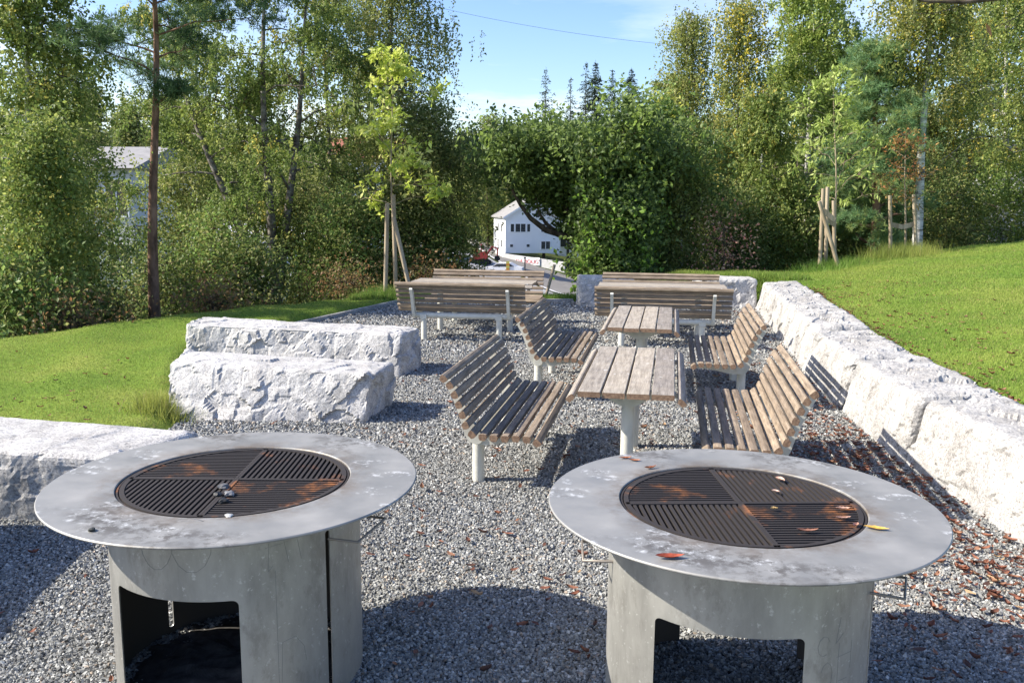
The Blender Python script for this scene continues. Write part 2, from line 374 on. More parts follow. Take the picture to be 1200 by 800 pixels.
# ------------------------------------------------------------------ loose gravel (crushed stones)
rg = np.random.default_rng(5)
def gravel_pts(n, y0, y1):
    y = rg.uniform(y0, y1, n); x = rg.uniform(-.66, .66, n) * (y + .3)
    P = np.stack([x, y], 1); return P[sdist(P, GRAVEL) > .01]
def stones(P, rlo, rhi, zoff):
    n = len(P); cube = np.array([(a, b, c) for a in (-1, 1) for b in (-1, 1) for c in (-1, 1)], float)
    r = rg.uniform(rlo, rhi, n); sc = r[:, None] * rg.uniform([.7, .55, .45], [1.2, .95, .8], (n, 3))
    v = cube[None] * sc[:, None] * rg.uniform(.5, 1.05, (n, 8, 3))
    q = rg.normal(size=(n, 4)); q /= np.linalg.norm(q, axis=1)[:, None]; w, x, y, z = q.T
    Rm = np.stack([1 - 2 * (y * y + z * z), 2 * (x * y - z * w), 2 * (x * z + y * w), 2 * (x * y + z * w), 1 - 2 * (x * x + z * z), 2 * (y * z - x * w),
                   2 * (x * z - y * w), 2 * (y * z + x * w), 1 - 2 * (x * x + y * y)], 1).reshape(n, 3, 3)
    v = np.einsum('nij,nkj->nki', Rm, v)
    v[:, :, :2] += P[:, None]; v[:, :, 2] += (r * .35 + rg.uniform(0, zoff, n))[:, None]
    f = np.array([(0, 1, 3, 2), (4, 6, 7, 5), (0, 4, 5, 1), (2, 3, 7, 6), (0, 2, 6, 4), (1, 5, 7, 3)])
    F = (np.arange(n)[:, None, None] * 8 + f[None]).reshape(-1, 4)
    g = rg.choice([.16, .22, .28, .35, .44, .58], n, p=[.14, .23, .27, .20, .12, .04]) * rg.uniform(.85, 1.15, n)
    g = g * .9; col = np.stack([g * .99, g * .995, g * .935], 1); br = rg.random(n) < .06; col[br] *= np.array([1.15, .95, .8])
    return v.reshape(-1, 3), F, np.repeat(col, 6, 0)
parts = [stones(gravel_pts(270000, 2.3, 6.5), .005, .0108, .010), stones(gravel_pts(150000, 6.5, 11), .0075, .0145, .009), stones(gravel_pts(60000, 11, 16.7), .012, .022, .008)]
off = 0; Vs, Fs, Cs = [], [], []
for v, f, c in parts: Vs.append(v); Fs.append(f + off); Cs.append(c); off += len(v)
o = mesh_np('gravel', np.concatenate(Vs), np.concatenate(Fs), M_pebble, col=np.concatenate(Cs))
tag(o, 'grey crushed stone gravel covering the seating terrace', 'gravel', kind='stuff')

# ------------------------------------------------------------------ grass
def fbm2(x, y, s):
    return (np.sin(x * s + 1.3 * np.sin(y * s * .7)) * np.cos(y * s * 1.1 + np.sin(x * s * .6)) + .5 * np.sin(x * s * 2.3 + y * s * 1.7) * np.cos(y * s * 2.9 - x * s)) / 1.5
def blades(P, hlo, hhi, w, yellow=0.0, lean=.6):
    n = len(P); z = height(P[:, 0], P[:, 1]) - .006; h = rg.uniform(hlo, hhi, n)
    a = rg.uniform(0, 2 * np.pi, n); l = rg.uniform(0, lean, n) * h; b = rg.uniform(0, 2 * np.pi, n)
    ww = w * rg.uniform(.6, 1.3, n)
    base = np.stack([P[:, 0], P[:, 1], z], 1); d = np.stack([np.cos(a), np.sin(a), 0 * a], 1) * ww[:, None] / 2
    tip = base + np.stack([np.cos(b) * l, np.sin(b) * l, h], 1)
    V = np.stack([base - d, base + d, tip], 1).reshape(-1, 3); F = np.arange(3 * n).reshape(-1, 3)
    k = .5 + .5 * fbm2(P[:, 0], P[:, 1], 1.1) + .5 * np.exp(-((P[:, 0] + 3.6) ** 2 + (P[:, 1] - 7.2) ** 2) / 2.2); k = np.clip(k * .8 + rg.uniform(-.25, .25, n) + yellow, 0, 1)[:, None]
    col = (1 - k) * np.array([.15, .27, .04]) + k * np.array([.34, .375, .085])
    dry = rg.random(n) < .05; col[dry] = (.34, .28, .13)
    return V, F, col * rg.uniform(.8, 1.15, (n, 1))
def pts(n, x0, x1, y0, y1):
    P = np.stack([rg.uniform(x0, x1, n), rg.uniform(y0, y1, n)], 1)
    return P[(sdist(P, GRAVEL) < -.015) & (sdist(P, CREST) > -.4) & (np.abs(P[:, 0]) < .66 * P[:, 1] + .3)]
sets = []
lp = pts(330000, -9, 1, 5.3, 17.5); sets.append(blades(lp, .012, .034, .007, yellow=0.12 if True else 0))
rp = pts(420000, 3, 13, 4.5, 12); sets.append(blades(rp, .012, .034, .008))
rp = pts(260000, 3.5, 15, 12, 20.2); sets.append(blades(rp, .014, .038, .011))
bp = pts(60000, -3, 5.5, 16.2, 17.6); sets.append(blades(bp, .05, .14, .012, yellow=-.1))
off = 0; Vs, Fs, Cs = [], [], []
for v, f, c in sets: Vs.append(v); Fs.append(f + off); Cs.append(c); off += len(v)
o = mesh_np('grass', np.concatenate(Vs), np.concatenate(Fs), M_grass, col=np.concatenate(Cs))
tag(o, 'bright green mown grass of the lawns either side of the terrace', 'grass', kind='stuff')
def tuft(name, label, x, y, r, n, hlo, hhi, yl, group=None):
    P = np.stack([rg.normal(0, r / 2, n), rg.normal(0, r / 2, n)], 1) + (x, y)
    v, f, c = blades(P, hlo, hhi, .007, yl, .9)
    v[:, 2] += 0; v -= np.array([x, y, 0]); z0 = hgt(x, y); v[:, 2] -= z0
    o = mesh_np(name, v, f, M_grass, col=c); o.location = (x, y, z0); tag(o, label, 'grass tuft', group)
tuft('grass_tuft', 'yellowish grass tuft at the left foot of the front stone block', -3.02, 7.6, .26, 2600, .06, .2, .7)
tuft('grass_tuft', 'long grass tuft around the stakes of the red leaved sapling', 8.3, 19.0, .7, 2500, .12, .36, .3)
tuft('grass_tuft', 'dark grass tuft at the foot of the crossed tree stakes', 6.55, 18.35, .7, 2200, .08, .26, -.3)
tuft('grass_tuft', 'long grass tuft below the staked yellow green sapling', -2.35, 16.9, .7, 2500, .1, .3, -.1)

# ------------------------------------------------------------------ rough stones
def vnoise(p, s):
    d, q = noise.voronoi(p * s); c = q[0]
    h1 = noise.cell_vector(c * 7.31 + Vector((3.1, 7.7, 1.3))); n = (h1 - Vector((.5, .5, .5))) * 2
    return (p * s - c).dot(n), h1.x
def rough_stone(name, label, base, top, z0, z1, cell=.03, r=.05, amp=.03, seed=0, mt=None, cat='stone block', group=None, flat_top=.4):
    """base/top: 4 (x,y) corners front-left, front-right, back-right, back-left; z0 sinks in the ground"""
    zt = z1 if isinstance(z1, (list, tuple)) else [z1] * 4
    B = [Vector((x, y, z0)) for x, y in base]; T = [Vector((x, y, z)) for (x, y), z in zip(top, zt)]
    Lx = (B[1] - B[0]).length; Ly = (B[3] - B[0]).length; Lz = max(zt) - z0
    nx, ny, nz = max(4, int(Lx / cell)), max(4, int(Ly / cell)), max(4, int(Lz / cell))
    key = {}; vs = []; fs = []
    sv = Vector((seed * 3.7, seed * 1.9, seed * 5.3))
    cen = sum(B + T, Vector()) / 8
    def pos(a, b, c):
        # rounded box in metric space
        p = [a * Lx, b * Ly, c * Lz]; L = (Lx, Ly, Lz); q = [min(max(p[i], r), L[i] - r) for i in range(3)]
        d = Vector([p[i] - q[i] for i in range(3)])
        if d.length > 1e-9:
            d = d.normalized() * r if sum(1 for i in range(3) if abs(p[i] - q[i]) > 1e-9) > 1 else d
        p = [(q[i] + d[i]) / L[i] for i in range(3)]; a, b, c = p
        lo = (B[0] * (1 - a) + B[1] * a) * (1 - b) + (B[3] * (1 - a) + B[2] * a) * b
        hi = (T[0] * (1 - a) + T[1] * a) * (1 - b) + (T[3] * (1 - a) + T[2] * a) * b
        return lo * (1 - c) + hi * c
    def vert(i, j, k):
        if (i, j, k) in key: return key[i, j, k]
        a, b, c = i / nx, j / ny, k / nz; p = pos(a, b, c)
        nrm = Vector(((a > .999) - (a < .001), (b > .999) - (b < .001), (c > .999) - (c < .001)))
        nrm = nrm.normalized() if nrm.length else Vector((0, 0, 1))
        w = flat_top if (c > .999 and .03 < a < .97) else 1.0
        f1, h1 = vnoise(p + sv, 2.6); f2, h2 = vnoise(p + sv * 1.7, 7.5)
        d = amp * (.95 * f1 + .7 * (h1 - .5)) + amp * .48 * (f2 + .6 * (h2 - .5)) + amp * .7 * noise.noise((p + sv) * 1.7) + .0035 * noise.noise((p + sv) * 30)
        p = p + nrm * d * w
        key[i, j, k] = len(vs); vs.append(p); return key[i, j, k]
    def quad(q): fs.append([vert(*x) for x in q])
    for i in range(nx):
        for j in range(ny):
            quad([(i, j, nz), (i + 1, j, nz), (i + 1, j + 1, nz), (i, j + 1, nz)])
        for k in range(nz):
            quad([(i, 0, k), (i + 1, 0, k), (i + 1, 0, k + 1), (i, 0, k + 1)])
            quad([(i, ny, k + 1), (i + 1, ny, k + 1), (i + 1, ny, k), (i, ny, k)])
    for j in range(ny):
        for k in range(nz):
            quad([(0, j, k + 1), (0, j + 1, k + 1), (0, j + 1, k), (0, j, k)])
            quad([(nx, j, k), (nx, j + 1, k), (nx, j + 1, k + 1), (nx, j, k + 1)])
    loc = Vector((cen.x, cen.y, 0)); vs = [p - loc for p in vs]
    o = mesh_np(name, [tuple(p) for p in vs], fs, mt or M_gran, smooth=False); o.location = loc
    return tag(o, label, cat, group)
G1 = 'rough granite blocks set as seats on the left'
rough_stone('stone_block', 'long rough granite block nearest the left grill, grass tuft at its left end',
            [(-3.02, 7.45), (-1.28, 7.36), (-1.12, 8.2), (-3.1, 8.5)], [(-3.1, 7.85), (-1.17, 7.45), (-1.1, 8.06), (-3.2, 8.55)], -.05, [.44, .43, .42, .44], .018, .035, .034, 1, group=G1)
rough_stone('stone_block', 'long rough granite block standing just behind another block beside the lawn',
            [(-3.75, 10.05), (-1.22, 9.42), (-1.05, 9.98), (-3.8, 10.9)], [(-3.78, 10.15), (-1.2, 9.55), (-1.06, 10.08), (-3.85, 10.9)], -.05, .46, .02, .035, .034, 2, group=G1)
rough_stone('stone_block', 'broad granite slab step at left edge behind the left grill',
            [(-4.9, 5.2), (-2.2, 4.98), (-2.0, 5.62), (-4.9, 6.05)], [(-4.9, 5.28), (-2.3, 4.95), (-2.05, 5.66), (-4.9, 6.15)], -.05, [.46, .43, .40, .47], .024, .05, .018, 3)
rough_stone('stone_block', 'unseen granite block added left of the view to shade the gravel',
            [(-5.0, 2.6), (-3.3, 2.6), (-3.3, 4.9), (-5.0, 4.9)], [(-5.0, 2.6), (-3.3, 2.6), (-3.3, 4.9), (-5.0, 4.9)], -.05, .85, .07, .06, .03, 4)  # added out of view so that its shadow covers the left gravel
# right retaining wall: a row of blocks
ys = [1.6, 3.2, 4.75, 6.35, 8.05, 9.9, 11.8, 13.8, 15.95]
wl_ = ['nearest in the wall row, mostly outside the picture', 'big white granite wall block level with the right grill rim', 'second visible white granite wall block beyond the right grill',
       'white granite wall block beside the near right bench', 'white granite wall block between the two right benches', 'white granite wall block beside the farther right bench',
       'white granite wall block short of the corner of the wall', 'white granite wall block forming the far corner of the right wall']
wl_[0] = 'white granite wall block at the right picture edge in front of the others'
for k in range(8):
    y0, y1 = ys[k] + .004, ys[k + 1] - .004
    xi = lambda y: float(np.interp(y, WALLX_Y, WALLX_X)); a0, a1 = xi(y0), xi(y1)
    rs = random.Random(k); j0 = rs.uniform(-.03, .03); h = .5 + rs.uniform(-.012, .012)
    rough_stone('wall_block', wl_[k], [(a0 + j0, y0), (a0 + .78, y0), (a1 + .78, y1), (a1 + j0, y1)],
                [(a0 + j0 + .13, y0), (a0 + .75, y0), (a1 + .75, y1), (a1 + j0 + .13, y1)], -.05, [h, h + .03, h + .02, h - .01], .026 if k > 0 else .05, .06, .026, 10 + k, M_gran2,
                'wall block', 'white granite blocks of the right retaining wall', 1.0)
for (a, b_, lab, sd_) in (((1.2, 15.95), (2.2, 15.75), 'upright pale granite block left of the far right bench set', 30), ((3.35, 15.85), (4.42, 15.8), 'pale granite block behind the far right bench, at the wall corner', 31)):
    rough_stone('stone_block', lab, [a, b_, (b_[0], b_[1] + .6), (a[0], a[1] + .6)], [(a[0], a[1] + .04), (b_[0], b_[1] + .04), (b_[0], b_[1] + .6), (a[0], a[1] + .6)],
                -.05, .55, .032, .07, .03, sd_, group='pale blocks closing the far end of the terrace')
# thin pale edging along the back and left of the gravel
for a, b_, lab in (((-3.7, 12.1), (-2.07, 16.42), 'thin pale edging strip between gravel and the left lawn'), ((-2.07, 16.42), (1.15, 16.7), 'thin pale edging strip along the far end of the gravel')):
    d = Vector((b_[0] - a[0], b_[1] - a[1], 0)); L_ = d.length; rot = Matrix.Rotation(math.atan2(d.y, d.x), 4, 'Z')
    mb = MB(); mb.box(L_ / 2, 0, .01, L_, .06, .11); o = mb.build('gravel_edging', M_gran2)
    o.location = (a[0], a[1], 0); o.rotation_euler = (0, 0, math.atan2(d.y, d.x)); tag(o, lab, 'edging')
o = rough_stone('shaded_end_stone', 'small stone piece coloured dark as the shaded right end of the granite step', [(-2.12, 5.06), (-1.9, 5.06), (-1.86, 5.5), (-2.08, 5.55)], [(-2.1, 5.15), (-1.98, 5.2), (-1.94, 5.45), (-2.06, 5.5)], -.04, [.24, .16, .12, .2], .02, .03, .03, 44, granite('shade_toned_granite', (.12, .12, .12), (.18, .18, .18), (.24, .24, .24)), 'stone')  # dark colour stands in for shade on the right end of the step

# ------------------------------------------------------------------ benches and tables
def slat_profile(w, th):
    h = w / 2
    return [(-h, th * .28), (-h * .8, th * .48), (0, th * .54), (h * .8, th * .48), (h, th * .28), (h * .96, -th * .1), (h * .62, -th * .5), (-h * .62, -th * .5), (-h * .96, -th * .1)]
HL = .885
def slats(items, hl, w, th, rs, dy=.004):
    mb = MB()
    for x, z, ang in items:
        M = Matrix.Translation((x, rs.uniform(-dy, dy), z)) @ Matrix.Rotation(ang + rs.uniform(-.02, .02), 4, 'Y')
        mb.prism(slat_profile(w, th), -hl, hl, M, 0, 1)
    return mb
BACK = [(-.043, .485, R(68)), (-.064, .552, R(70)), (-.087, .618, R(68)), (-.113, .682, R(66)), (-.145, .742, R(60)), (-.186, .785, R(38))]
SEAT = [(.0, .428, R(42)), (.07, .413, R(4)), (.143, .411, 0), (.216, .413, -R(1)), (.287, .416, -R(1)), (.358, .416, R(2)), (.423, .396, R(38))]
def arm_profile():
    return [(.445, .375), (.42, .366), (.36, .383), (.05, .383), (.005, .392), (-.022, .44), (-.062, .48), (-.085, .552), (-.108, .615), (-.132, .672), (-.160, .71), (-.180, .728),
            (-.215, .735), (-.232, .715), (-.212, .68), (-.184, .63), (-.160, .57), (-.135, .5), (-.112, .43), (-.095, .37), (-.07, .325), (-.03, .308), (.05, .305), (.12, .315), (.2, .332), (.3, .348), (.42, .352), (.448, .36)]
def disc(mb, x, y0, y1, z, r, n=20):
    mb.tube([(x, y0, z), (x, y1, z)], r, n)
def make_bench(label, loc, rz, seed, group):
    rs = random.Random(seed)
    t = thing('slatted_bench', label, 'bench', loc, rz, group)
    slats(SEAT, HL, .053, .042, rs).build('seat', [M_slat, M_endg], t)
    slats(BACK, HL, .050, .042, rs).build('backrest', [M_slat, M_endg], t)
    for s in (-1, 1):
        mb = MB(); y = s * .655; mb.prism(arm_profile(), y - .02, y + .02); disc(mb, -.01, y - .030, y + .030, .352, .040)
        mb.build('support_plate', M_cream, t)
    mb = MB(); mb.tube([(-.01, -.66, .348), (-.01, .66, .348)], .039, 16); mb.build('beam', M_cream, t)
    for s in (-1, 1):
        mb = MB(); y = s * .52; mb.tube([(-.035, y, -.06), (-.035, y, .345)], .041, 20)
        mb.box(-.035, y, .335, .095, .085, .06); disc(mb, .035, y - .012, y + .012, .335, .008, 8)
        mb.build('leg', M_cream, t)
    return t
def make_table(label, loc, rz, seed, group):
    rs = random.Random(seed); t = thing('slatted_table', label, 'table', loc, rz, group)
    mb = MB()
    for k in range(4):
        x = (k - 1.5) * .152; y = rs.uniform(-.005, .005)
        mb.prism([(x - .07, -.017), (x - .07, .014), (x - .066, .018), (x + .066, .018), (x + .07, .014), (x + .07, -.017)], -HL + y, HL + y, Matrix.Translation((0, 0, .722 + rs.uniform(-.002, .002))), 0, 1)
    for s in (-1, 1):
        mb.prism(slat_profile(.058, .036), -HL, HL, Matrix.Translation((s * .343, 0, .694)) @ Matrix.Rotation(s * R(42), 4, 'Y'), 0, 1)
    mb.build('tabletop', [M_table, M_endg], t)
    for s in (-1, 1):
        y = s * .6; mb = MB()
        mb.prism([(-.345, .668), (-.30, .702), (.30, .702), (.345, .668), (.22, .660), (.13, .645), (.075, .612), (.04, .598), (-.04, .598), (-.075, .612), (-.13, .645), (-.22, .660)], y - .016, y + .016)
        disc(mb, 0, y - .022, y + .022, .636, .036); mb.build('support_plate', M_cream, t)
    mb = MB(); mb.tube([(0, -.592, .636), (0, .592, .636)], .034, 16); mb.build('beam', M_cream, t)
    for s in (-1, 1):
        mb = MB(); mb.tube([(0, s * .52, -.06), (0, s * .52, .62)], .043, 20); mb.build('leg', M_cream, t)
    return t
A1 = .1784; A2 = .1477
def fr(c, a, x, y):
    return (c[0] + math.cos(a) * x + math.sin(a) * y, c[1] - math.sin(a) * x + math.cos(a) * y, 0)
T1 = (.862, 6.215); T2 = (1.345, 9.03); GAP = .95
GB, GT = 'weathered slatted benches of the terrace', 'weathered slatted tables of the terrace'
make_table('weathered plank table nearest the grills, front legs behind the right grill', (*T1, 0), -A1, 1, GT)
make_table('weathered plank table beyond the nearest table, between two benches', (*T2, 0), -A1, 2, GT)
B1 = (.8372, 6.1992); B2 = (1.3271, 9.0235)
make_bench('slatted bench on the left of the nearest table, seat facing right', fr(B1, A1, -GAP, 0), -A1, 11, GB)
make_bench('slatted bench on the left of the second table, seat facing right', fr(B2, A1, -GAP, 0), -A1, 12, GB)
make_bench('slatted bench just behind the right grill, backrest toward the wall', fr(B1, A1, GAP, 0), math.pi - A1, 13, GB)
make_bench('farther slatted bench near the right wall, backrest toward the wall', fr(B2, A1, GAP, 0), math.pi - A1, 14, GB)
LS, RS = (-.547, 12.893), (2.111, 12.485)
for nm, c, sd_ in (('left', LS, 20), ('right', RS, 30)):
    make_table('plank table between the two crosswise benches at far %s' % nm, (*c, 0), math.pi / 2 - A2, sd_, GT)
    make_bench('crosswise bench of the far %s set, its dark slatted back toward the viewer' % nm, fr(c, A2, 0, -GAP), math.pi / 2 - A2, sd_ + 1, GB)
    make_bench('rearmost crosswise bench of the far %s set, facing the viewer' % nm, fr(c, A2, 0, GAP), -math.pi / 2 - A2, sd_ + 2, GB)

# ------------------------------------------------------------------ grills
RO, RI, RC, HG = .7157, .4467, .483, .8094
def cyl_shell(name, parent, openings, slots):
    bm = bmesh.new(); n = 180; ri = RC - .006
    rings = []
    for r_, z in ((RC, -.03), (RC, HG - .008), (ri, HG - .008), (ri, -.03)):
        rings.append([bm.verts.new((r_ * math.cos(2 * math.pi * k / n), r_ * math.sin(2 * math.pi * k / n), z)) for k in range(n)])
    for a in range(4):
        A_, B_ = rings[a], rings[(a + 1) % 4]
        for k in range(n): bm.faces.new((A_[k], A_[(k + 1) % n], B_[(k + 1) % n], B_[k]))
    bmesh.ops.recalc_face_normals(bm, faces=bm.faces)
    me = bpy.data.meshes.new(name); bm.to_mesh(me); bm.free()
    me.materials.append(M_galv2); me.materials.append(M_inner)
    o = bpy.data.objects.new(name, me); C.objects.link(o)
    cutters = []
    def cut(th, half_w, z0, z1, rc):
        bm = bmesh.new(); pr = []
        for (sx, sz, a0) in ((1, 1, 0), (-1, 1, 90), (-1, -1, 180), (1, -1, 270)):
            for q in range(6):
                a = R(a0 + q * 18); pr.append((sx * (half_w - rc) + rc * math.cos(a), ((z1 - rc) if sz > 0 else (z0 + rc)) + rc * math.sin(a)))
        m_, v0, v1 = len(pr), [], []
        for x, z in pr:
            v0.append(bm.verts.new((.15, x, z))); v1.append(bm.verts.new((.8, x, z)))
        bm.faces.new(v0); bm.faces.new(v1[::-1])
        for q in range(m_): bm.faces.new((v0[q], v1[q], v1[(q + 1) % m_], v0[(q + 1) % m_]))
        bmesh.ops.recalc_face_normals(bm, faces=bm.faces); bm.transform(Matrix.Rotation(R(th), 4, 'Z'))
        cm = bpy.data.meshes.new('cut'); bm.to_mesh(cm); bm.free(); co = bpy.data.objects.new('cut', cm); C.objects.link(co); cutters.append(co)
    for (a, b_) in openings: cut((a + b_) / 2, RC * math.sin(R((b_ - a) / 2)), -.2, .512, .022)
    for th, z1 in slots: cut(th, .012, .04, z1, .011)
    for co in cutters:
        md = o.modifiers.new('b', 'BOOLEAN'); md.operation = 'DIFFERENCE'; md.solver = 'EXACT'; md.object = co
    dg = bpy.context.evaluated_depsgraph_get(); dg.update()
    ne = bpy.data.meshes.new_from_object(o.evaluated_get(dg)); o.modifiers.clear(); o.data = ne
    for co in cutters: bpy.data.objects.remove(co)
    for p in ne.polygons:
        c = p.center; r_ = math.hypot(c.x, c.y); p.material_index = 1 if (r_ < RC - .004 and (p.normal.x * c.x + p.normal.y * c.y) < 0) else 0
        p.use_smooth = False
    o.parent = parent; return o
def ring(name, r0, r1, z0, z1, m, parent, n=160, bev=.0035):
    mb = MB(); prof = [(r0, z0), (r0, z1 - bev), (r0 + bev, z1), (r1 - bev, z1), (r1, z1 - bev), (r1, z0 + bev), (r1 - bev, z0)]
    vs = [(r * math.cos(2 * math.pi * k / n), r * math.sin(2 * math.pi * k / n), z) for k in range(n) for r, z in prof]; p = len(prof)
    mb.add(vs, [(k * p + j, k * p + (j + 1) % p, ((k + 1) % n) * p + (j + 1) % p, ((k + 1) % n) * p + j) for k in range(n) for j in range(p)])
    o = mb.build(name, m, parent); return o
def grate(parent, a0, horiz_first):
    """four quarters; a0 = rotation of the cross; bars run along x in quarters 2 and 4, along y in 1 and 3"""
    rad = .428
    for q in range(4):
        mb = MB(); bx = (q % 2 == 0) != horiz_first   # bars along x?
        Mq = Matrix.Rotation(R(a0) + q * math.pi / 2, 4, 'Z')
        # local quarter: x>0, y>0 ; bars direction local
        loc_x = bx if q % 2 == 0 else not bx
        # world-direction x corresponds to local x for even q, local y for odd q
        nb = 19; pitch = (rad - .012) / nb
        for k in range(1, nb + 1):
            c = .004 + k * pitch; 
            if c > rad - .012: break
            L_ = math.sqrt(max(rad * rad - c * c, 0)) - .004
            if L_ < .02: continue
            if loc_x: mb.box(.008 + (L_ - .008) / 2, c, 0, L_ - .008, .0108, .012, Mq)
            else: mb.box(c, .008 + (L_ - .008) / 2, 0, .0108, L_ - .008, .012, Mq)
        # frame of the quarter
        mb.box(rad / 2, .0055, .001, rad, .010, .016, Mq); mb.box(.0055, rad / 2 + .006, .001, .010, rad - .012, .016, Mq)
        n = 24; vs = []
        for k in range(n + 1):
            a = math.pi / 2 * k / n
            for r_, z in ((rad - .014, -.007), (rad - .014, .009), (rad + .004, .009), (rad + .004, -.007)): vs.append(Mq @ Vector((r_ * math.cos(a), r_ * math.sin(a), z)))
        mb.add(vs, [(k * 4 + j, k * 4 + (j + 1) % 4, k * 4 + 4 + (j + 1) % 4, k * 4 + 4 + j) for k in range(n) for j in range(4)])
        o = mb.build('grate_quarter', M_rust, parent); o.location = (0, 0, HG - .012)
def handle(parent, a, z=.6, hw=.095):
    mb = MB(); p = []
    for r_, s in ((RC - .02, -1), (RC + .10, -1), (RC + .10, 1), (RC - .02, 1)):
        t_ = R(a); x = r_; y = s * hw
        p.append((x * math.cos(t_) - y * math.sin(t_), x * math.sin(t_) + y * math.cos(t_), z))
    mb.tube(p, .0055, 8); mb.build('handle', M_rod, parent)
def scratch(parent, lines):
    """thin scratched lines on the outside of the cylinder; (angle deg, z) points"""
    mb = MB()
    for ln in lines:
        P = []
        for (a0, z0), (a1, z1) in zip(ln, ln[1:]):
            for k in range(6): P.append((a0 + (a1 - a0) * k / 6, z0 + (z1 - z0) * k / 6))
        P.append(ln[-1])
        mb.tube([((RC + .0002) * math.cos(R(a)), (RC + .0002) * math.sin(R(a)), z) for a, z in P], .0008, 4, sm=False)
    mb.build('scratched_drawing', M_scr, parent)
def ash(parent, seed, n=900):
    r_ = np.random.default_rng(seed); g = 40; vs = []; fs = []
    for i in range(g + 1):
        for j in range(48):
            rr = .462 * i / g; a = 2 * math.pi * j / 48; z = .03 * (1 - (i / g) ** 2) + .018 * noise.noise(Vector((rr * math.cos(a) * 14, rr * math.sin(a) * 14, seed))) + .012
            vs.append((rr * math.cos(a), rr * math.sin(a), z if i < g else -.02))
    fs = [(i * 48 + j, i * 48 + (j + 1) % 48, (i + 1) * 48 + (j + 1) % 48, (i + 1) * 48 + j) for i in range(g) for j in range(48)]
    return mesh_np('ash_heap', vs, fs, M_ash, parent)
M_ash = simple_noise_mat('ash_and_charcoal', (.012, .011, .010), (.075, .07, .065), 22, .95)
def make_grill(label, loc, rz_cross, openings, slots, handles, hf, seed, lines):
    t = thing('grill', label, 'grill', (*loc, 0))
    ring('rim', RI, RO, HG - .010, HG, M_galv, t)
    cyl_shell('cylinder', t, openings, slots)
    ring('inner_ring', RI - .012, RI - .0015, HG - .045, HG - .006, M_rust, t, bev=.002)
    grate(t, rz_cross, hf)
    mb = MB(); n = 64; vs = [(0, 0, HG - .17)] + [(r_ * math.cos(2 * math.pi * k / n), r_ * math.sin(2 * math.pi * k / n), z) for r_, z in ((.33, HG - .16), (RI - .014, HG - .045)) for k in range(n)]
    mb.add(vs, [(0, 1 + k, 1 + (k + 1) % n) for k in range(n)] + [(1 + k, 1 + n + k, 1 + n + (k + 1) % n, 1 + (k + 1) % n) for k in range(n)])
    mb.build('fire_bowl', M_soot, t)
    for a in handles: handle(t, *a)
    if seed == 3: ash(t, seed)
    scratch(t, lines)
    return t
CL, CR_ = (-1.0979, 3.4076), (.8573, 3.1707)
arc = lambda a, z, ra, rz, t0, t1, n=7: [(a + ra * math.cos(R(t0 + (t1 - t0) * k / n)), z + rz * math.sin(R(t0 + (t1 - t0) * k / n))) for k in range(n + 1)]
make_grill('galvanised round grill on the left, grate thick with orange rust', CL, 0, [(-135.5, -73.5)], [(-31.5, .69), (147, .69), (60, .69)], [(-15, .655, .13)], True, 3,
           [arc(-108, .76, 9, .14, 200, 350), arc(-92, .74, 9, .12, 180, 360), arc(-92, .78, 9, .04, 120, 20), [(-60, .75), (-61, .60), (-59, .62)], [(-62, .69), (-52, .70)], [(-55, .76), (-52, .62)], [(-49, .76), (-46, .62)],
            [(-57, .12), (-56, .32), (-50, .33), (-46, .28), (-45, .22)], [(-58, .6), (-58, .15)]])
make_grill('galvanised round grill on the right with dry leaves on its grate', CR_, 2, [(-138, -77), (42, 103)], [(-31, .66)], [(177, .60), (-25, .585)], True, 4,
           [arc(-68, .47, 3, .035, 20, 300), arc(-66, .36, 3, .05, 160, -100), [(-60, .56), (-62, .47), (-58, .50)], [(-60, .47), (-60, .15)], [(-61, .42), (-52, .42)], [(-59, .33), (-54, .33)], [(-57, .20), (-53, .2), (-53, .12)], [(-52, .46), (-52, .36)]])

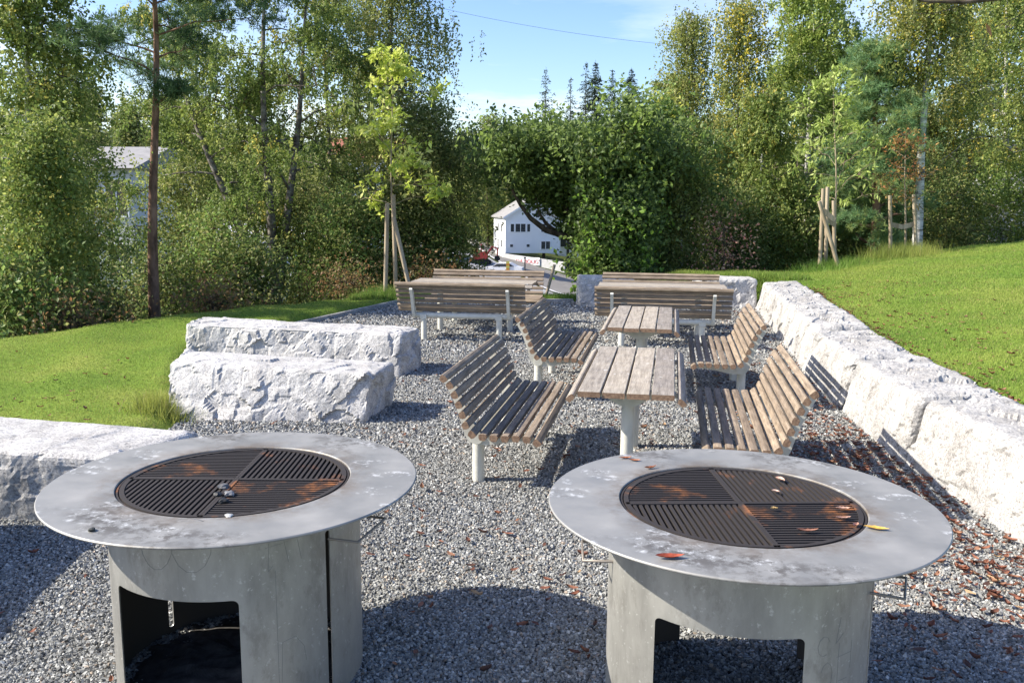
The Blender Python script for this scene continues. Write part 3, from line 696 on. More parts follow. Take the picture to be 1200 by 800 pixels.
# dry leaves lying on the grills
def leaf_mesh(L_, w, curl, seed):
    r_ = random.Random(seed); vs = []; n = 9
    for i in range(n + 1):
        t_ = i / n; ww = w * math.sin(math.pi * min(t_ * 1.02, 1)) ** .75 * (1 - .25 * t_)
        for s in (-1, -.5, 0, .5, 1):
            vs.append((L_ * (t_ - .5), s * ww / 2, curl * (s * s) * ww + curl * .35 * L_ * (2 * t_ - 1) ** 2 + r_.uniform(-.0012, .0012) + .002))
    fs = [(i * 5 + j, (i + 1) * 5 + j, (i + 1) * 5 + j + 1, i * 5 + j + 1) for i in range(n) for j in range(4)]
    return vs, fs
LEAFS = [((785, 654), .095, .032, (.35, .07, .03), .35, 5, 'dark red dry leaf lying on the front of the right grill rim', HG),
         ((733, 537), .06, .02, (.45, .17, .07), .3, 10, 'orange brown dry leaf left-most on the back of the right grill rim', HG),
         ((744, 540), .05, .02, (.42, .15, .06), .3, -10, 'small orange leaf curled beside another at the rim back edge', HG),
         ((762, 549), .06, .018, (.50, .20, .09), .5, 25, 'curled orange leaf at the edge of the right grate opening', HG),
         ((1027, 620), .085, .03, (.62, .38, .08), .25, -20, 'yellow dry leaf lying on the right grill rim', HG),
         ((914, 563), .05, .03, (.55, .34, .26), .4, -60, 'pale pink leaf highest on the right grate', HG - .001),
         ((909, 577), .035, .024, (.58, .40, .32), .4, -30, 'small pale leaf below the highest pink leaf on the right grate', HG - .001),
         ((907, 597), .03, .02, (.55, .38, .16), .5, 10, 'tiny yellowish leaf near the middle of the right grate', HG - .001),
         ((988, 597), .055, .022, (.58, .36, .26), .4, 0, 'pale curled leaf at the right side of the right grate', HG - .001),
         ((988, 608), .06, .018, (.50, .30, .22), .4, 8, 'thin curled leaf just under another at the right of the grate', HG - .001),
         ((1003, 616), .04, .02, (.50, .26, .18), .4, 50, 'short brown leaf against the right edge of the right grate', HG - .001),
         ((946, 623), .075, .02, (.30, .14, .09), .4, 0, 'long dark brown leaf on the front right quarter of the grate', HG - .001)]
def leaf_col_mat(c, k):
    m, t, b = mat('dry_leaf_colour', c, .6); n = noise_t(t, coord(t), 60, 4)
    t.links.new(ramp(t, n, [(.35, tuple(x * .6 for x in c)), (.6, c)]).outputs[0], b.inputs['Base Color']); return m
for k, (px, L_, w, c, cu, rz, lab, z) in enumerate(LEAFS):
    vs, fs = leaf_mesh(L_, w, cu, k); o = mesh_np('dry_leaf', vs, fs, leaf_col_mat(c, k), smooth=True)
    o.location = at_z(px[0], px[1], z); o.rotation_euler = (0, 0, R(rz)); tag(o, lab, 'leaf', 'dry leaves lying on the right grill')
# charred lumps on the left grate
for k, (px, s, c, lab) in enumerate([((262, 569), .03, (.13, .13, .13), 'grey charred lump at the middle of the left grate'), ((269, 577), .028, (.20, .20, .2), 'ashy charcoal lump in front of the grey lump, left grate'),
                                     ((255, 578), .022, (.02, .02, .02), 'black charcoal lump beside the ashy lump, left grate'), ((262, 585), .026, (.015, .015, .015), 'black charcoal lump nearest the front of the left grate pile'),
                                     ((268, 603), .02, (.5, .5, .48), 'whitish ash lump at the front edge of the left grate'), ((108, 620), .018, (.05, .05, .04), 'dark bark crumb on the left front of the left grill rim')]):
    bm = bmesh.new(); bmesh.ops.create_icosphere(bm, subdivisions=2, radius=s)
    for v_ in bm.verts: v_.co *= 1 + .55 * noise.noise(v_.co * 45 + Vector((k * 3, 0, 0))); v_.co.z *= .5; v_.co *= .72
    me = bpy.data.meshes.new('charcoal_lump'); bm.to_mesh(me); bm.free(); me.materials.append(leaf_col_mat(c, k)); o = bpy.data.objects.new('charcoal_lump', me); C.objects.link(o)
    o.location = (*at_z(px[0], px[1], HG + .005)[:2], HG + (.0055 if k == 5 else .002)); tag(o, lab, 'charcoal', 'charred lumps on the left grill')

# leaf litter on the ground
def litter(n, fx, seed, zf):
    r_ = np.random.default_rng(seed); P = fx(r_, n); n = len(P); Vs = []
    L_ = r_.uniform(.03, .07, n); w = L_ * r_.uniform(.3, .5, n); a = r_.uniform(0, 6.28, n); cu = r_.uniform(.1, 1.0, n); tz = zf(P) + r_.uniform(.024, .038, n)
    gx_ = np.array([-.5, -.2, .15, .5]); gw = np.array([.15, 1, .85, .05]); V = []
    for i in range(4):
        for s in (-1, 0, 1):
            x = gx_[i] * L_; y = s * gw[i] * w / 2; z = cu * (abs(s) * w * .5 + (gx_[i] * 2) ** 2 * L_ * .2) + r_.uniform(-.004, .004, n)
            V.append(np.stack([P[:, 0] + x * np.cos(a) - y * np.sin(a), P[:, 1] + x * np.sin(a) + y * np.cos(a), tz + z], 1))
    V = np.stack(V, 1).reshape(-1, 3); f = np.array([(i * 3 + j, i * 3 + 3 + j, i * 3 + 4 + j, i * 3 + 1 + j) for i in range(3) for j in range(2)])
    F = (np.arange(n)[:, None, None] * 12 + f[None]).reshape(-1, 4)
    pal = np.array([(.19, .075, .045), (.25, .105, .06), (.13, .055, .035), (.33, .17, .10), (.10, .05, .035), (.42, .28, .15)])
    col = pal[r_.choice(6, n, p=[.28, .25, .2, .13, .09, .05])] * r_.uniform(.8, 1.2, (n, 1)); return V, F, np.repeat(col, 6, 0)
def fx_wall(r_, n):
    y = r_.uniform(4.0, 15.5, n); x = np.interp(y, WALLX_Y, WALLX_X) - .02 - np.abs(r_.normal(0, .48, n)); P = np.stack([x, y], 1)
    return P[(sdist(P, GRAVEL) > .02) & ((y < 10) | (r_.random(n) < .4))]
def fx_mid(r_, n):
    y = r_.uniform(2.6, 10.5, n); x = r_.normal(.9, 1.3, n); P = np.stack([x, y], 1)
    return P[(sdist(P, GRAVEL) > .02) & (np.hypot(P[:, 0] - CL[0], P[:, 1] - CL[1]) > .5) & (np.hypot(P[:, 0] - CR_[0], P[:, 1] - CR_[1]) > .5)]
def fx_left(r_, n):
    y = r_.uniform(2.6, 7, n); x = r_.uniform(-2.6, 0, n); P = np.stack([x, y], 1); return P[(sdist(P, GRAVEL) > .02) & (np.hypot(P[:, 0] - CL[0], P[:, 1] - CL[1]) > .5)]
def fx_dense(r_, n):
    P = np.stack([r_.normal(2.55, .33, n), r_.normal(6.2, 1.0, n)], 1); return P[sdist(P, GRAVEL) > .02]
def fx_corner(r_, n):
    P = np.stack([r_.normal(2.4, .4, n), r_.normal(4.2, .7, n)], 1); return P[(sdist(P, GRAVEL) > .02) & (np.hypot(P[:, 0] - CR_[0], P[:, 1] - CR_[1]) > .55)]
zg = lambda P: np.zeros(len(P))
def fx_lawn(r_, n):
    y = r_.uniform(5.5, 15, n); x = np.interp(y, WALLX_Y, WALLX_X) + .75 + np.abs(r_.normal(0, .9, n)); return np.stack([x, y], 1)
def fx_edge(r_, n):
    y = r_.uniform(4.5, 15, n); x = np.interp(y, WALLX_Y, WALLX_X) + .80 + r_.normal(0, .05, n); return np.stack([x, y], 1)
def fx_lawnl(r_, n):
    P = np.stack([r_.normal(-4.2, 1.1, n), r_.normal(7.8, 1.3, n)], 1); return P[sdist(P, GRAVEL) < -.1]
zl = lambda P: height(P[:, 0], P[:, 1]) - .014
sets = [litter(850, fx_wall, 1, zg), litter(600, fx_mid, 2, zg), litter(60, fx_left, 3, zg), litter(420, fx_corner, 4, zg), litter(620, fx_dense, 8, zg), litter(330, fx_lawn, 5, zl), litter(300, fx_edge, 6, zl), litter(90, fx_lawnl, 7, zl)]
off = 0; Vs, Fs, Cs = [], [], []
for v, f, c in sets: Vs.append(v); Fs.append(f + off); Cs.append(c); off += len(v)
tag(mesh_np('leaf_litter', np.concatenate(Vs), np.concatenate(Fs), M_dry, col=np.concatenate(Cs), smooth=True), 'red brown fallen leaves strewn over gravel and lawn edge', 'fallen leaves', kind='stuff')

# ------------------------------------------------------------------ trees
def unit(a): return a / (np.linalg.norm(a, axis=1)[:, None] + 1e-9)
def leaf_quads(P, L_, asp, down, rng, cols, up=.5):
    n = len(P); ax = rng.normal(size=(n, 3)); ax[:, 2] -= down; ax = unit(ax)
    nr = rng.normal(size=(n, 3)); nr[:, 2] += up * 2; nr = nr - ax * (nr * ax).sum(1)[:, None]; nr = unit(nr)
    sd_ = np.cross(ax, nr); l = L_ * rng.uniform(.65, 1.2, n)[:, None]; w = l * asp
    V = np.stack([P, P + ax * l * .45 + sd_ * w / 2 + nr * w * .12, P + ax * l, P + ax * l * .45 - sd_ * w / 2 + nr * w * .12], 1).reshape(-1, 3)
    return V, np.arange(4 * n).reshape(-1, 4), cols
def hexc(c): return np.array(c, float)
def tree(name, label, base, H, rad, seed, kind='birch', c0=.2, nbr=34, nl=26000, L_=.085, asp=.6, pal=None, pw=None, trunk=None, tr=.11, trunks=1, group=None,
         prof=None, lean=(0, 0), cat='tree', weep=0, spread=.28, el=(10, 55), sub=6, patch=.88, splay=.0, keep=None, limbs=()):
    rng = np.random.default_rng(seed); rs = random.Random(seed)
    root = thing(name, label, cat, base, 0, group)
    prof = prof or [(0, .55), (.25, 1), (.6, .8), (1, .12)]
    pt, pv = zip(*prof); mb = MB(); cl = []; tw = MB()
    for tk in range(trunks):
        sp = splay * tk if trunks > 1 else 0; az0 = rs.uniform(0, 6.28)
        top = Vector((lean[0] + math.cos(az0) * sp, lean[1] + math.sin(az0) * sp, H * (1 - .1 * tk)))
        tp = []; nseg = 12; wob = Vector((rs.uniform(-.1, .1), rs.uniform(-.1, .1), 0)); ph = rs.uniform(0, 6)
        for i in range(nseg + 1):
            s = i / nseg; p = Vector((top.x * s ** 1.3, top.y * s ** 1.3, top.z * s)) + Vector((math.sin(s * 7 + ph), math.cos(s * 6 + ph), 0)) * .012 * H * s
            if trunks > 1: p += Vector((math.cos(az0), math.sin(az0), 0)) * .12 * min(1, s * 6)
            tp.append(p)
        rr = [tr * (1 - .85 * (i / nseg) ** .85) * (1.25 if i == 0 else 1) for i in range(nseg + 1)]
        tp[0].z -= .3; mb.tube(tp, rr, 10, cap=False)
        def trunk_at(s):
            f = s * nseg; i = min(int(f), nseg - 1); return tp[i].lerp(tp[i + 1], f - i), rr[i]
        nb = max(6, int((nbr if cat != 'tree' else nbr * .75) // trunks)); sub2 = sub if cat != 'tree' else sub + 2
        for b_ in range(nb):
            s = c0 + (1 - c0) * ((b_ + rs.random()) / nb) ** .9; s = min(s, .985); o_, r0 = trunk_at(s); u = (s - c0) / (1 - c0)
            Lb = rad * float(np.interp(u, pt, pv)) * rs.uniform(.42, 1.28); az = b_ * 2.4 + rs.uniform(-.5, .5); e = R(rs.uniform(*el)) * (1 - .3 * u)
            d = Vector((math.cos(az) * math.cos(e), math.sin(az) * math.cos(e), math.sin(e)))
            bpn = []; nn = 5
            for i in range(nn + 1):
                q = i / nn; p = o_ + d * Lb * q + Vector((0, 0, -1)) * Lb * q * q * (.55 if kind in ('birch', 'spruce') else .18) + Vector((rs.gauss(0, 1), rs.gauss(0, 1), rs.gauss(0, 1))) * .035 * Lb * q
                bpn.append(p)
            if keep and not all(keep(np.array([tuple(bpn[j] + Vector(base)) for j in (2, 3, 4, 5)]), rng)): continue
            br = [max(r0 * .42 * (1 - .85 * i / nn), .004) for i in range(nn + 1)]
            mb.tube(bpn, br, 5, cap=False)
            for k in range(sub2):
                q = rs.uniform(.25, 1) ** .8; f = q * nn; i = min(int(f), nn - 1); so_ = bpn[i].lerp(bpn[i + 1], f - i)
                sdv = Vector((rs.gauss(0, 1), rs.gauss(0, 1), rs.gauss(.1, .6))).normalized() + d * .8; sdv.normalize(); Ls = Lb * rs.uniform(.2, .42) * (1.15 - .4 * q) + .12
                e1 = so_ + sdv * Ls * .5; e2 = so_ + sdv * Ls + Vector((0, 0, -.12 * Ls))
                if keep and not keep(np.array([tuple(e2 + Vector(base))]), rng)[0]: continue
                tw.tube([so_, e1, e2], [.011, .007, .003], 3, cap=False)
                cl += [tuple(e1), tuple(e2), tuple((e1 + e2) / 2)] if k % 2 else [tuple(e2), tuple(e1)]
            cl.append(tuple(bpn[-1]))
    cl = np.array(cl); nc = len(cl)
    pal = np.clip(np.array(pal) * 1.85, 0, .75); nl = int(nl * (1.05 if cat in ('tree', 'shrub') else 1)); pw = pw or [1 / len(pal)] * len(pal)
    ccol = rng.choice(len(pal), nc, p=np.array(pw) / sum(pw)); wts = rng.uniform(.15, 1.0, nc) ** 1.6; wts /= wts.sum()
    idx = rng.choice(nc, nl, p=wts); P = cl[idx].copy()
    if weep:
        ns = 6; st = rng.normal(0, spread, (nc, ns, 3)) * np.array([1, 1, .5]); k = rng.integers(0, ns, nl)
        P += st[idx, k]; hang = rng.uniform(0, 1, nl) * (rng.uniform(.4, 1, (nc, ns))[idx, k]) * weep
        P[:, 2] -= hang; P += rng.normal(0, .03, (nl, 3))
    elif kind == 'pine':
        st = rng.normal(0, spread, (nc, 7, 3)) * np.array([1, 1, .45]); k = rng.integers(0, 7, nl); P += st[idx, k]
    else:
        st = rng.normal(0, spread, (nc, 7, 3)) * np.array([1, 1, .8]); k = rng.integers(0, 7, nl)
        P += st[idx, k] + rng.normal(0, spread * .38, (nl, 3))
    ok = P[:, 2] > .05
    if keep: ok &= keep(P + np.array(base), rng)
    P = P; P, idx = P[ok], idx[ok]; n2 = len(P)
    own = rng.choice(len(pal), n2, p=np.array(pw) / sum(pw)); useown = rng.random(n2) > patch
    col = pal[np.where(useown, own, ccol[idx])] * rng.uniform(.82, 1.18, (n2, 1))
    if kind == 'pine':
        V, F, col = leaf_quads(P, L_, asp, -.6, rng, col, .1)
    else:
        V, F, col = leaf_quads(P, L_, asp, .9 if weep else .35, rng, col)
    for pts_, rr_ in limbs: mb.tube([Vector(p) - Vector(base) for p in pts_], rr_, 8, cap=False)
    mb.build('trunk', trunk or M_birch, root)
    nv = len(V); TV = np.array(tw.v); TF = np.array(tw.f) + nv
    mesh_np('crown', np.concatenate([V, TV]), np.concatenate([F, TF]), [M_leaf, M_bark], root, col=np.concatenate([col, np.full((len(TF), 3), .08)]), midx=np.r_[np.zeros(len(F), int), np.ones(len(TF), int)])
    return root

BIR = [(.10, .138, .034), (.145, .178, .044), (.20, .22, .064), (.07, .098, .026), (.30, .26, .06)]; BIRW = [.34, .3, .18, .14, .035]
OLV = [(.098, .124, .034), (.142, .163, .048), (.078, .10, .028), (.19, .19, .07)]
DRK = [(.05, .078, .022), (.075, .11, .031), (.105, .143, .042), (.038, .06, .019)]
GRN = [(.085, .14, .034), (.125, .185, .045), (.17, .22, .065), (.06, .10, .026)]
PIN = [(.035, .065, .026), (.055, .095, .035), (.08, .125, .05)]
BPIN = [(.07, .13, .055), (.10, .17, .075), (.14, .21, .09), (.15, .19, .06)]
def T(name, label, u, Y, vtop, halfpx, seed, ub=None, **kw):
    x, _, zt = at_y(u, vtop, Y); xb = at_y(ub if ub is not None else u, 300, Y)[0]; zb = hgt(xb, Y)
    kw.setdefault('lean', (x - xb, 0))
    return tree(name, label, (xb, Y, zb), zt - zb, halfpx * Y / FPX * 1.0, seed, **kw)
# left group
T('birch_tree', 'yellow green birch with pale trunk at the left picture edge', 18, 15.0, -60, 105, 1, ub=45, pal=BIR, pw=BIRW, nl=42000, tr=.10, c0=.12, weep=.35, L_=.07, nbr=44)
T('birch_tree', 'low forked birch with a pale leaning stem at far left', 48, 13.6, 150, 50, 2, ub=42, pal=BIR, pw=BIRW, nl=15000, tr=.09, c0=.25, L_=.07, nbr=22, spread=.22)
T('pine_tree', 'tall pine with bare orange brown trunk on the left', 180, 16.0, -150, 112, 3, ub=177, kind='pine', pal=PIN, nl=52000, tr=.115, c0=.50, trunk=M_pine, L_=.13, asp=.09, nbr=26, spread=.16, el=(0, 35), prof=[(0, .7), (.3, 1), (.7, .9), (1, .3)])
T('birch_tree', 'broad many stemmed birch left of the yellow green sapling', 300, 20.0, -90, 128, 4, ub=318, pal=BIR, pw=[.4, .28, .1, .2, .03], nl=52000, tr=.13, c0=.2, trunks=3, splay=1.3, trunk=M_birchd, L_=.075, nbr=54, weep=.25)
T('birch_tree', 'dark weeping birch with hanging twigs left of the open sky', 465, 22.0, -60, 92, 5, ub=455, pal=OLV, nl=42000, tr=.12, c0=.3, weep=.9, L_=.075, nbr=40, trunk=M_birchd, spread=.3, prof=[(0, .9), (.3, 1), (.7, .72), (1, .2)])
T('willow_tree', 'olive bushy willow right of the yellow green sapling', 500, 21.0, 128, 58, 6, pal=OLV, nl=26000, tr=.09, c0=.05, L_=.075, nbr=36, trunk=M_bark, prof=[(0, .9), (.4, 1), (.8, .6), (1, .15)])
T('birch_tree', 'slim birch between the pine and the many stemmed birch', 232, 22.5, -40, 62, 7, pal=BIR, pw=BIRW, nl=18000, tr=.09, c0=.15, weep=.4, nbr=34)
T('birch_tree', 'birch filling the gap behind the left edge birch', 80, 23, 50, 52, 8, pal=OLV, nl=15000, tr=.08, c0=.1, weep=.4, nbr=30, trunk=M_birchd)
T('birch_tree', 'dark crowned birch standing behind the many stemmed birch', 385, 25, -30, 80, 9, pal=OLV + [(.06, .09, .02)], nl=28000, tr=.1, c0=.1, weep=.5, nbr=34, trunk=M_birchd)
# centre
def open_left(Pw, rng):     # the low left side of the crown is bare: only limbs reach out there
    n_ = rng.normal(0, .07, len(Pw)); s_ = Pw[:, 1] / 20.5
    return ~((Pw[:, 0] < (1.02 + n_) * s_) & (EYE - Pw[:, 2] > (.18 + n_ + .22 * np.sin(Pw[:, 0] * 3)) * s_))
L0 = [at_y(u, v, 20.3) for u, v in ((704, 318), (690, 300), (672, 281), (655, 274), (640, 270), (622, 256), (610, 240), (600, 222))]
L1 = [at_y(u, v, 20.4) for u, v in ((700, 300), (686, 275), (672, 262), (664, 245), (655, 222))]
L2 = [at_y(u, v, 20.4) for u, v in ((655, 274), (640, 262), (632, 250), (628, 232))]
def P_(u, v, Y): return at_y(u, v, Y)
T('broadleaf_tree', 'broad dark green leafy tree in the centre beside the white house', 676, 20.5, 184, 118, 10, ub=706, pal=DRK + [(.13, .18, .04)], nl=56000, tr=.17, c0=.42, L_=.125, asp=.6, nbr=60, sub=7, trunk=M_bark, kind='broad', el=(5, 60), spread=.26, keep=open_left, limbs=[(L0, [.11, .1, .085, .075, .065, .055, .045, .03]), (L1, [.09, .07, .06, .05, .035]), (L2, [.05, .04, .03, .02])],
  prof=[(0, .8), (.2, 1.05), (.5, 1.1), (.8, .9), (1, .45)])
T('broadleaf_tree', 'yellow green broadleaf tree squeezed right of the dark green tree', 775, 23.5, 132, 48, 11, pal=GRN + [(.25, .26, .05)], nl=16000, tr=.1, c0=.1, L_=.12, nbr=28, trunk=M_bark, kind='broad')
T('birch_tree', 'low olive birch brushing the lawn right of the dark green tree', 800, 20.5, 190, 44, 12, pal=OLV + [(.2, .22, .06)], nl=20000, tr=.05, c0=.03, weep=.5, L_=.07, nbr=34)
T('shrub', 'green shrub at the foot of the dark green tree', 722, 18.8, 225, 42, 13, pal=DRK + [(.12, .2, .03)], nl=15000, tr=.03, c0=.02, L_=.12, nbr=26, kind='broad', trunk=M_bark, cat='shrub', prof=[(0, .9), (.5, 1), (1, .5)])
# right
T('birch_tree', 'weeping birch right of the distant spruces', 808, 26, 10, 44, 14, pal=OLV + [(.2, .22, .05)], nl=30000, tr=.1, c0=.12, weep=.7, L_=.08, nbr=44, prof=[(0, 1), (.5, .85), (.75, .5), (1, .08)])
T('birch_tree', 'slender birch with golden yellow hanging leaves', 866, 24, -5, 27, 15, pal=OLV + [(.48, .34, .05)], pw=[.24, .24, .18, .18, .13], nl=24000, tr=.09, c0=.2, weep=.8, nbr=34, L_=.08, prof=[(0, .9), (.5, .8), (.9, .5), (1, .15)])
T('aspen_tree', 'very tall pale green full crowned tree behind the crossed stakes', 948, 25, -25, 80, 16, pal=[(.13, .18, .04), (.19, .24, .055), (.25, .28, .08), (.09, .13, .03)], nl=60000, tr=.14, c0=.05, L_=.085, nbr=64, weep=.3, prof=[(0, .95), (.4, 1), (.75, .62), (.92, .5), (1, .2)])
T('birch_tree', 'lower green birch in front of the very tall pale green tree', 893, 22.5, 105, 44, 17, pal=BIR, pw=BIRW, nl=24000, tr=.07, c0=.03, weep=.4, nbr=36)
T('pine_tree', 'blue green bushy pine right of the staked green sapling', 1026, 21.4, 50, 50, 18, kind='pine', pal=BPIN, nl=80000, tr=.14, c0=.06, trunk=M_pine, L_=.13, asp=.10, nbr=52, spread=.17, el=(5, 35), prof=[(0, 1), (.4, .95), (.75, .7), (1, .2)])
T('birch_tree', 'birch with bright white trunk right of the blue green pine', 1094, 21.0, -90, 64, 19, ub=1074, pal=OLV + [(.3, .27, .05)], nl=22000, tr=.13, c0=.55, weep=.7, nbr=40)
T('birch_tree', 'airy birch with a grey trunk at the right picture edge', 1183, 24, -20, 66, 20, ub=1172, pal=BIR, pw=BIRW, nl=17000, tr=.12, c0=.15, weep=.5, nbr=34)
T('birch_tree', 'yellowing birch between white trunk and right edge birch', 1137, 27, 10, 62, 21, pal=OLV + [(.34, .28, .04)], nl=30000, tr=.1, c0=.04, weep=.6, nbr=42, trunk=M_birchd)
T('birch_tree', 'dark birch low behind the red leaved sapling', 1070, 27.5, 110, 62, 22, pal=OLV, nl=26000, tr=.09, c0=.02, weep=.6, nbr=36, trunk=M_birchd)
T('birch_tree', 'olive birch behind the golden hanging leaved birch', 838, 30, 130, 62, 23, pal=OLV, nl=24000, tr=.09, c0=.02, weep=.5, nbr=34, trunk=M_birchd)
T('spruce_like_pine', 'dark dense pine hidden behind the crossed stakes', 985, 30, 120, 60, 24, kind='pine', pal=PIN, nl=34000, tr=.12, c0=.02, trunk=M_pine, L_=.16, asp=.11, nbr=44, spread=.2) .name = 'pine_tree'
T('birch_tree', 'green birch leaning out of the right picture edge', 1225, 22, 30, 60, 25, pal=BIR, pw=BIRW, nl=18000, tr=.09, c0=.05, weep=.4, nbr=30)

# understory
def shrub(label, u, Y, vtop, half, seed, pal, n=7000, name='shrub', L_=.08, **kw):
    kw.setdefault('trunk', M_bark); kw.setdefault('prof', [(0, .9), (.5, 1), (1, .55)])
    return T(name, label, u, Y, vtop, half, seed, pal=pal, nl=n, tr=.025, c0=.03, L_=L_, nbr=20, sub=5, kind='broad', cat='shrub', **kw)
for k, (lab, u, Y, v_, h_, pal, n) in enumerate([('dark drooping bush in front of the grey building', 160, 19.5, 262, 26, DRK + OLV[:1], 4500), ('olive bush beside the pine trunk hiding the building corner', 212, 20.5, 190, 34, OLV, 8000),
        ('bright green shrub at the lower left corner of the trees', 12, 12.6, 315, 30, GRN + OLV, 5000), ('dark shrub under the left edge birch', 66, 15.2, 320, 34, OLV + DRK, 5500),
        ('brownish low bush left of the pine trunk', 122, 15.8, 352, 22, OLV + [(.16, .11, .05)], 3000), ('dark evergreen bush at the foot of the pine', 188, 17.2, 305, 32, DRK + OLV, 4500),
        ('leafy green bush right of the pine trunk', 245, 18.0, 265, 40, OLV + GRN[:2], 6500), ('low dark bush left of the many stemmed birch', 290, 17.6, 300, 36, DRK + OLV, 7000),
        ('green bush behind the many stemmed birch', 350, 21.5, 225, 48, OLV, 9000), ('grey green bush between birch and sapling', 400, 19.5, 240, 46, OLV + GRN, 11000),
        ('olive bush behind the yellow green sapling', 460, 20.5, 235, 52, OLV, 11000), ('low olive bush left of the road', 510, 20.8, 270, 34, OLV + GRN, 9000),
        ('dark bush below the golden birch', 868, 21.5, 235, 42, OLV + DRK, 9000), ('mixed bush behind the crossed stakes', 925, 22.5, 225, 48, OLV + GRN, 11000),
        ('dark bush at the foot of the blue green pine', 1005, 22.8, 240, 44, DRK + OLV, 9000), ('dark bush right of the red leaved sapling', 1110, 23, 215, 52, OLV + DRK, 11000),
        ('green bush with pale flowers at the right picture edge', 1185, 23, 210, 44, GRN + [(.6, .6, .55)], 9000)]):
    shrub(lab, u, Y, v_, h_, 100 + k, pal, n)
shrub('pink red leaved shrub left of the crossed stakes', 849, 19.4, 255, 24, 120, [(.36, .15, .11), (.42, .22, .15), (.22, .2, .06), (.42, .28, .18)], 900, L_=.07)
# brown and orange herbs along the lawn crest
for k, (lab, u, Y, v_, h_) in enumerate([('rusty orange bracken right of the sapling stakes', 500, 18.6, 318, 18), ('dry brown bracken under the many stemmed birch', 405, 17.6, 330, 22), ('dry brown bracken at the lawn edge below the pine', 250, 15.2, 352, 26), ('dry yellow bracken at the lawn edge on the far left', 80, 12.7, 370, 26)]):
    shrub(lab, u, Y, v_, h_, 130 + k, [(.17, .09, .04), (.15, .10, .05), (.11, .09, .04), (.09, .11, .03)], 2000, name='bracken', L_=.07)

# saplings with stakes
def sapling(label, u, Y, vtop, half, seed, pal, nl, L_, c0, nbr=22, asp=.45, **kw):
    return T('sapling', label, u, Y, vtop, half, seed, pal=pal, nl=nl, tr=.028, c0=c0, L_=L_, asp=asp, nbr=nbr, sub=4, kind='broad', trunk=M_stake, spread=.06, cat='sapling',
             prof=[(0, .75), (.3, 1), (.7, .7), (1, .15)], **kw)
sapling('young tree with bright yellow green leaves behind the far left bench', 455, 17.3, 66, 74, 40, [(.29, .33, .055), (.36, .39, .09), (.21, .26, .04), (.39, .40, .14)], 2300, .135, .36, ub=463)
sapling('young green staked tree with narrow leaves by crossed stakes', 978, 19.2, 85, 52, 41, [(.17, .22, .05), (.22, .27, .07), (.28, .32, .11)], 1500, .16, .28, asp=.3)
sapling('young staked tree with sparse red brown leaves', 1060, 19.5, 155, 32, 42, [(.28, .12, .045), (.24, .16, .05), (.33, .2, .07), (.16, .14, .04)], 800, .085, .35)
def stakes(label, pts_, bars, Y):
    x0, y0, _ = at_y(pts_[0][0], pts_[0][1], Y); t = thing('tree_stakes', label, 'tree stakes', (x0, Y, hgt(x0, Y)))
    o_ = Vector(t.location)
    for (u0, v0, u1, v1, dy) in pts_:
        a = Vector(at_y(u0, v0, Y + dy)); b_ = Vector(at_y(u1, v1, Y + dy)); a.z = hgt(a.x, a.y) - .1
        mb = MB(); mb.tube([a - o_, b_ - o_], .042, 8); mb.build('stake', M_stake, t)
    for (u0, v0, u1, v1, dy) in bars:
        a = Vector(at_y(u0, v0, Y + dy)); b_ = Vector(at_y(u1, v1, Y + dy)); d = b_ - a
        M_ = Matrix.Translation((a + b_) / 2 - o_) @ d.to_track_quat('X', 'Z').to_matrix().to_4x4(); mb = MB(); mb.box(0, 0, 0, d.length, .03, .10, M_); mb.build('crossbar', M_stake, t)
stakes('three round stakes around the yellow green sapling', [(451, 335, 454, 238, -.1), (464, 333, 461, 228, .2), (484, 330, 461, 254, -.3)], [], 17.0)
stakes('leaning and crossed stakes around the narrow leaved sapling', [(961, 308, 965, 221, 0), (968, 305, 970, 219, .3), (979, 305, 977, 235, .6), (985, 305, 960, 236, -.25)], [(964, 253, 979, 264, .3), (964, 246, 978, 258, -.1)], 18.4)
stakes('two upright stakes with pale crossbars at the red leaved sapling', [(1045, 289, 1043, 229, 0), (1075, 289, 1071, 228, 0)], [(1044, 263, 1058, 266, .05), (1058, 266, 1073, 262, .05)], 19.3)

